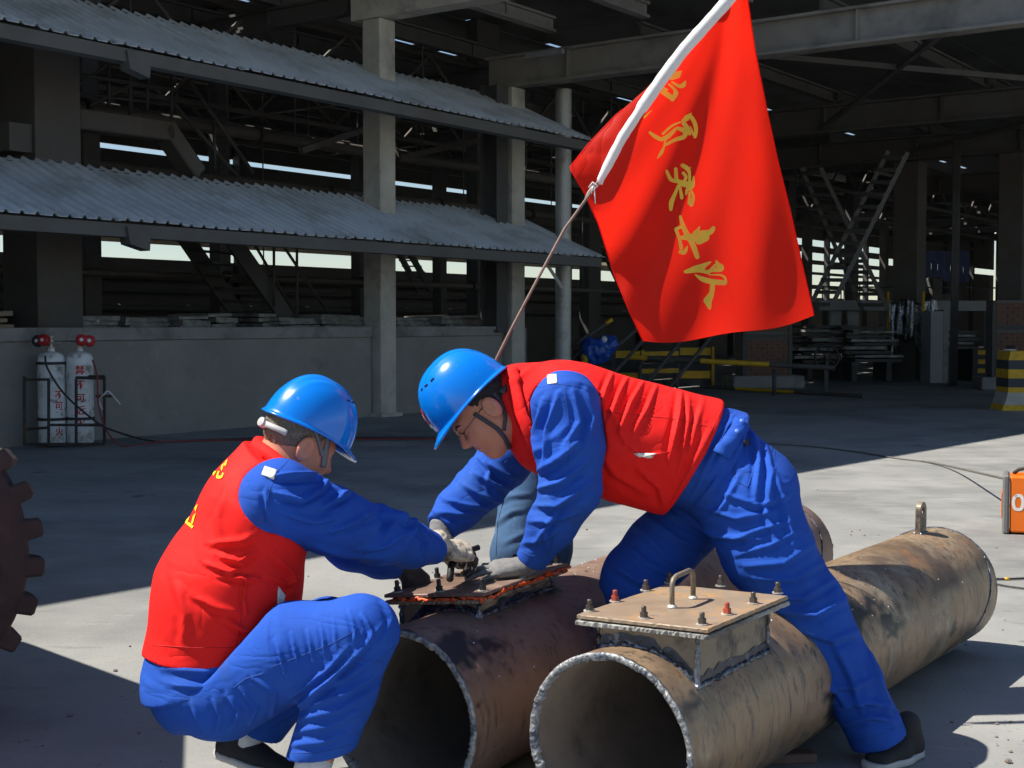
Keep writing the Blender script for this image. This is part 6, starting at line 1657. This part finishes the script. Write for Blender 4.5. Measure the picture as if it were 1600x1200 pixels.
# yellow characters wrapping round the vest back
for chs, x0, y0, w_, h_ in (('党', 326, 705, 24, 40), ('员', 279, 780, 26, 42)):
    c_ = bpy.data.curves.new('tmp', 'FONT'); c_.body = chs; c_.offset = .02; c_.resolution_u = 2
    t_ = bpy.data.objects.new('tmp', c_); COL.objects.link(t_); dg = bpy.context.evaluated_depsgraph_get(); me = t_.evaluated_get(dg).to_mesh()
    vv = []
    for v_ in me.vertices:
        q = cast(tV, x0 + v_.co.x * w_ + v_.co.y * 12, y0 + (1 - v_.co.y) * h_, .003); vv.append(q)
    ff = [list(f.vertices) for f in me.polygons if all(vv[i] is not None for i in f.vertices)]
    vv = [q if q is not None else np.array([0, 0, 0]) for q in vv]; used = sorted({i for f in ff for i in f}); mp = {i: k for k, i in enumerate(used)}
    bpy.data.objects.remove(t_); bpy.data.curves.remove(c_)
    if ff: mesh_obj('yellow_character', [vv[i] for i in used], [[mp[i] for i in f] for f in ff], M['yprint'], vsB)
# head gear
hB = helmet('helmet', B_hd + B_F @ np.array([0, .004, .040]), B_F, wB, True, .93)
hair(B_hd, B_F, M['hair2'], wB, 1.04, zlow=-.045)
band(B_F, B_hd, M['whiteplastic'], hB, 1.04, .006, .022, 2.2, 4.1, knob=True)
tH = bvh_of(wB)
ribbon_px('chin_strap', tH, [(513, 672), (511, 690), (507, 712), (504, 730)], .014, M['strap2'], hB, .004, .002)
ribbon_px('chin_strap', tH, [(492, 672), (498, 690), (503, 712)], .010, M['strap2'], hB, .004, .002)
# belt, socks, shoes
b = MB(); b.tube([P(243, 1090, 3.72), P(262, 1100, 3.64), P(285, 1094, 3.60)], .014, 8); b.build('belt', M['black'], wB, True)
b = MB(); b.cyl(P(497, 1172, 3.53), P(484, 1215, 3.53), .048, 16); b.build('sock', M['sock'], wB, True)
b = MB(); b.cyl(P(400, 1128, 3.95), P(378, 1168, 3.95), .047, 16); b.build('sock', M['sock'], wB, True)
a_ = P(480, 1200, 3.53); shoe(wB, (a_[0] - .06, a_[1] + .02, .001), (a_[0] + .19, a_[1] - .08, .001), (0, 0, 1))
h1, t1 = P(335, 1180, 3.95), np.array([P(430, 1210, 3.95)[0] + .06, 3.92, .02]); shoe(wB, h1, h1 + (t1 - h1) / np.linalg.norm(t1 - h1) * .27, (.45, 0, .9))
# hands
wr = P(690, 858, 4.05)
b = MB(); b.tube([P(672, 855, 4.01), P(684, 858, 4.035), P(696, 860, 4.06)], [.034, .032, .030], 16); b.build('bare_wrist', M['skin'], wB, True)
curl = [(.45, .75, .5), (.5, .8, .55), (.55, .85, .6), (.6, .9, .6)]
g1 = hand_obj('glove', hand_prims(wr, P(752, 862, 4.16) - wr, (.10, -.42, .9), -1, curl, .10, 1.10, (.7, .55, -.65), .0100), M['glove2'], wB, (P(682, 852, 4.03), wr, .046, .036), noise=.002, coat=(P(720, 872, 4.1), (.12, -.25, .95), M['glove3']))
wr2 = P(632, 886, 4.215)
hand_obj('glove', hand_prims(wr2, np.array([.45, .1, -.45]), (.5, -.5, .6), 1, [(.4, .6, .4)] * 4, .05, 1.0, (.6, .6, -.4)), M['glove3'], wB, (fA[4], wr2, .038, .034))
# ratchet wrench in the front hand
b = MB(); p0 = P(712, 868, 4.15); b.tube([G(703, 905, .58), P(705, 885, 4.14), p0], [.011, .011, .014], 10); o = empty('ratchet_wrench', G(703, 905, .56), 'short black ratchet wrench gripped by the squatting worker', 'wrench'); b.build('socket', M['black'], o, True)
b = MB(); b.tube([P(690, 872, 4.12), p0, P(748, 855, 4.20)], .009, 10); b.build('shaft', M['black'], o, True)

# ================================================================== THIRD PERSON, MOSTLY HIDDEN
T = dict(hip=np.array([.17, 5.22, .88]), ch=np.array([.60, 5.16, .94]), hd=np.array([.80, 5.12, .80]))
hL, kL, aL = np.array([.08, 5.18, .84]), np.array([.005, 5.02, .50]), np.array([.015, 5.08, .09]); hR, kR, aR = np.array([.20, 5.34, .82]), np.array([.15, 5.30, .47]), np.array([.14, 5.38, .09])
def T_body(p):
    d = etube(p, T['hip'], T['ch'], YS, .13, .15, .11, .11); d = smin(d, cone(p, T['ch'], T['hd'], .08, .05), .05); d = smin(d, ellip(p, T['hd'], (.1, .08, .1)), .02)
    for q in ([hL, kL, aL], [hR, kR, aR]): d = smin(d, chain(p, q, [.09, .06, .04], .02), .03)
    return d
vs_, fs = mesh_sdf(T_body, (-.35, 4.7, 0), (1.15, 5.7, 1.2), .012)
wT = mesh_obj('person', vs_, fs, M['skin'], None, True, origin=(.1, 5.1, 0)); BV[wT.name] = (vs_, fs)
tag(wT, 'person in faded jeans stooping behind the bending worker, only a leg showing', 'person')
def T_tr(p):
    d = etube(p, T['hip'] - np.array([.05, 0, .03]), T['hip'] + np.array([.08, 0, 0]), YS, .17, .17, .14, .13)
    for q in ([hL, kL, aL], [hR, kR, aR]): d = smin(d, chain(p, q, [.105, .080, .072], .03), .04)
    return np.maximum(d, .07 - p[:, 2])
sdf_obj('jeans', T_tr, (-.35, 4.7, 0), (.75, 5.7, 1.15), .0075, M['jeans'], wT, [([(765, 790), (795, 776), (830, 772)], 6, .005), ([(770, 822), (800, 800), (820, 796)], 6, .005), ([(785, 850), (810, 838), (832, 830)], 6, .004)], [([(hL, kL), (kL, aL), (hR, kR), (kR, aR)], .005, 12, 4, 81)])
seam_px('leg_seam', bvh_of(bpy.data.objects['jeans']), [(790, 770), (778, 815), (775, 868)], .0016, M['navy'], bpy.data.objects['jeans'])
def T_jk(p):
    d = etube(p, T['hip'] + np.array([.1, 0, .01]), T['ch'], YS, .165, .185, .135, .135)
    return smin(d, chain(p, [T['ch'] + np.array([.05, -.12, -.04]), np.array([.66, 4.98, .70]), np.array([.62, 4.90, .58])], [.075, .06, .05], .03), .04)
sdf_obj('jacket', T_jk, (-.1, 4.6, .4), (1.1, 5.7, 1.25), .009, M['navy'], wT)
hair(T['hd'], frame((.6, -.1, -.7), (.7, 0, .7)), M['hair'], wT, 1.0)
for a_ in (aL, aR): shoe(wT, (a_[0] + .01, a_[1] + .05, .001), (a_[0] - .04, a_[1] - .21, .001), (0, 0, 1))

# ================================================================== FLAG
def poly_at(pl, t):
    pl = [np.array(p, float) for p in pl]; L_ = [0]
    for i in range(len(pl) - 1): L_.append(L_[-1] + np.linalg.norm(pl[i + 1] - pl[i]))
    return np.array([np.interp(t * L_[-1], L_, [p[k] for p in pl]) for k in (0, 1)])
FL = [(1138, -14), (1100, 34), (1060, 85), (1010, 138), (960, 182), (920, 224), (890, 262), (915, 305), (935, 350), (960, 430), (985, 490), (1005, 533)]
FR = [(1166, -14), (1180, 80), (1200, 180), (1215, 250), (1235, 330), (1255, 420), (1272, 493)]
_PL = [(938, 281), (972, 215), (1003, 168), (1035, 122), (1068, 78), (1104, 38), (1138, 0), (1154, -18)]
def pole_x(py): return float(np.interp(py, [p[1] for p in _PL[::-1]], [p[0] for p in _PL[::-1]]))
def flag_Y(px, py):
    s_ = px - pole_x(min(py, 285)); v_ = max(0, py) / 530
    y = 4.62 + .05 * (1 - v_) + (px - 938 - 200 * math.exp(-max(py, -20) / 130.0)) / FPX * 4.6 * .6
    a = math.atan2(px - 1150, max(py, 1) + 60)
    y += (.012 + .026 * v_) * math.sin(a * 13 + .5) + .018 * v_ * math.sin(a * 27 + py * .012 + 1.0) + .012 * math.sin(py * .021 + px * .006) * v_
    y += .010 * v_ * math.sin(px * .05 - py * .028)
    if s_ < 0: y += (.05 * (1 - math.exp(s_ / 25.0)) - s_ / FPX * 4.6 * .6) * max(0, min(1, (330 - py) / 90.0))
    if px < 1010 and py > 330: y += .03 * ((1010 - px) / 80) ** 2 * min(1, (py - 330) / 60)
    return y
nu, nv = 110, 130; vs_ = []
for j in range(nv + 1):
    t = j / nv; l_, r_ = poly_at(FL, t), poly_at(FR, t)
    for i in range(nu + 1):
        u = i / nu; p = l_ + (r_ - l_) * u
        sag = 11 * math.sin(u * math.pi) ** 1.0 * (t ** 7) + 3.5 * math.sin(u * 9.5) * t ** 7
        py = p[1] + sag
        vs_.append(P(p[0], py, flag_Y(p[0], py)))
fs = [(j * (nu + 1) + i, j * (nu + 1) + i + 1, (j + 1) * (nu + 1) + i + 1, (j + 1) * (nu + 1) + i) for j in range(nv) for i in range(nu)]
polep = [P(770, 588, 4.36), P(776, 560, 4.37), P(800, 512, 4.40), P(838, 440, 4.44), P(882, 358, 4.49), P(927, 296, 4.53), P(1000, 172, 4.56), P(1070, 76, 4.58), P(1152, -18, 4.60)]
fo = empty('flag', polep[0], 'large red flag with gold brush characters on a thin leaning stick', 'flag')
cl = mesh_obj('cloth', vs_, fs, M['flag'], fo, True)
b = MB(); b.tube(polep, [.0050] * 9, 10); b.build('flag_stick', M['bamboo'], fo, True)
# white sleeve along the stick
sl = MB(); n = 40; pts = []; rr_ = []
for k in range(n + 1):
    py = 288 - (288 + 16) * k / n; px = pole_x(py); pts.append(P(px, py, 4.525 + .055 * k / n)); rr_.append(.0128 + .0006 * math.sin(k * 2.1) + .0005 * math.sin(k * 5.3) + .004 * min(1, k / 6) + (.004 if k > 15 else 0))
rr_[0] = .008; rr_[1] = .012
sl.tube(pts, rr_, 14); q = np.array(sl.v); sl.build('pole_sleeve', M['whitecloth'], fo, True)
for d in ((-14, 22), (2, 30), (-4, 14)):
    b = MB(); a_ = P(928, 288, 4.51); b.tube([a_, P(928 + d[0] * .6, 288 + d[1] * .5, 4.50), P(928 + d[0], 288 + d[1], 4.505)], .0022, 6); b.build('tie_string', M['string'], fo, True)
b = MB(); b.tube([P(920, 293, 4.515), P(926, 285, 4.505), P(934, 290, 4.51), P(926, 297, 4.505)], .003, 6); b.build('knot', M['string'], fo, True)
def seamline(f_, name, m_):
    b = MB(); b.tube([f_(t) for t in np.linspace(.02, 1, 70)], .0022, 6); b.build(name, m_, cl, True)
def edge(pl, t): p = poly_at(pl, t); return P(p[0], p[1], flag_Y(p[0], p[1]))
seamline(lambda t: edge(FR, t), 'side_hem', M['flag']); seamline(lambda t: edge(FL, .36 + .64 * t), 'side_hem', M['flag'])
CH = {
 'c1': (6, 1000, 90, [([(290, 195), (350, 160), (385, 130)], [30, 62, 14]), ([(300, 230), (370, 268), (408, 256), (425, 222)], [16, 30, 40, 14]), ([(270, 250), (318, 292), (335, 335), (302, 396)], [16, 24, 44, 30]), ([(215, 322), (260, 350), (300, 380)], [40, 46, 40]), ([(222, 292), (255, 302)], [34, 14])]),
 'c1b': (6, 1000, 90, [([(42, 556), (112, 492)], [22, 4])]),
 'c2': (6, 1000, 90, [([(398, 598), (440, 565), (484, 522)], [22, 50, 8]), ([(410, 612), (442, 662), (466, 716)], [38, 40, 26]), ([(484, 560), (515, 620), (525, 690), (515, 745)], [34, 36, 32, 26]), ([(470, 645), (500, 722)], [10, 22]), ([(380, 604), (300, 640), (215, 714)], [12, 20, 22]), ([(345, 660), (408, 682), (425, 720), (400, 748), (330, 770), (236, 820)], [22, 44, 38, 40, 30, 22]), ([(330, 672), (262, 738), (200, 765), (140, 738), (92, 702)], [28, 40, 34, 34, 22]), ([(240, 762), (226, 830), (200, 890), (162, 948)], [18, 16, 32, 4])]),
 'c3': (4.6125, 1020, 240, [([(100, 125), (130, 185), (180, 200)], [18, 25, 25]), ([(165, 110), (170, 180)], [22, 25]), ([(215, 85), (250, 110), (265, 150), (265, 200)], [28, 30, 18, 16]), ([(270, 100), (256, 128)], [8, 10]), ([(220, 140), (240, 170), (225, 200)], [22, 22, 20]), ([(175, 195), (230, 220), (285, 220)], [25, 40, 35]), ([(295, 165), (285, 230), (250, 260), (240, 295)], [10, 30, 25, 12]), ([(185, 230), (160, 290), (135, 350), (130, 402)], [18, 22, 32, 22]), ([(195, 230), (208, 318)], [16, 24]), ([(272, 258), (292, 312), (276, 366)], [12, 20, 32]), ([(265, 280), (262, 356)], [12, 22])]),
 'c4': (4.6125, 1020, 240, [([(198, 452), (215, 510), (245, 580), (290, 660), (320, 745)], [18, 26, 35, 36, 30]), ([(165, 545), (200, 530), (225, 540)], [22, 20, 14]), ([(166, 548), (190, 610), (205, 680)], [22, 20, 26]), ([(196, 708), (228, 710), (249, 668)], [24, 30, 8]), ([(195, 605), (260, 605), (330, 600), (386, 576)], [20, 36, 78, 50]), ([(338, 528), (310, 575)], [8, 40]), ([(330, 636), (378, 602)], [38, 58]), ([(380, 580), (420, 560), (438, 534)], [34, 36, 24])]),
 'c5': (4.6125, 1020, 240, [([(232, 852), (300, 830), (380, 800), (418, 780)], [18, 36, 26, 8]), ([(242, 858), (330, 845), (400, 855)], [12, 20, 26]), ([(350, 850), (385, 802)], [20, 16]), ([(385, 855), (430, 840), (488, 830), (500, 815)], [18, 26, 40, 22]), ([(456, 768), (470, 800), (494, 812)], [6, 30, 30]), ([(400, 850), (450, 802)], [12, 16]), ([(304, 872), (360, 905), (440, 925), (516, 930)], [8, 34, 36, 34]), ([(404, 873), (490, 876), (522, 900), (524, 932)], [6, 12, 16, 22]), ([(430, 930), (425, 1000), (396, 1060)], [32, 32, 58]), ([(396, 1058), (410, 1116)], [58, 18])]),
}
for key, (sc, ox, oy, sts) in CH.items():
    b = MB()
    for k, (pts, ws) in enumerate(sts):
        def to3(p, k_): px, py = ox + p[0] / sc, oy + p[1] / sc; return P(px, py, flag_Y(px, py) - .0022 - .0003 * k_)
        stroke_mesh(b, pts, [w_ * 1.12 for w_ in ws], to3, k)
    o = b.v and mesh_obj('gold_character', b.v, b.f, M['gold'], cl, True)
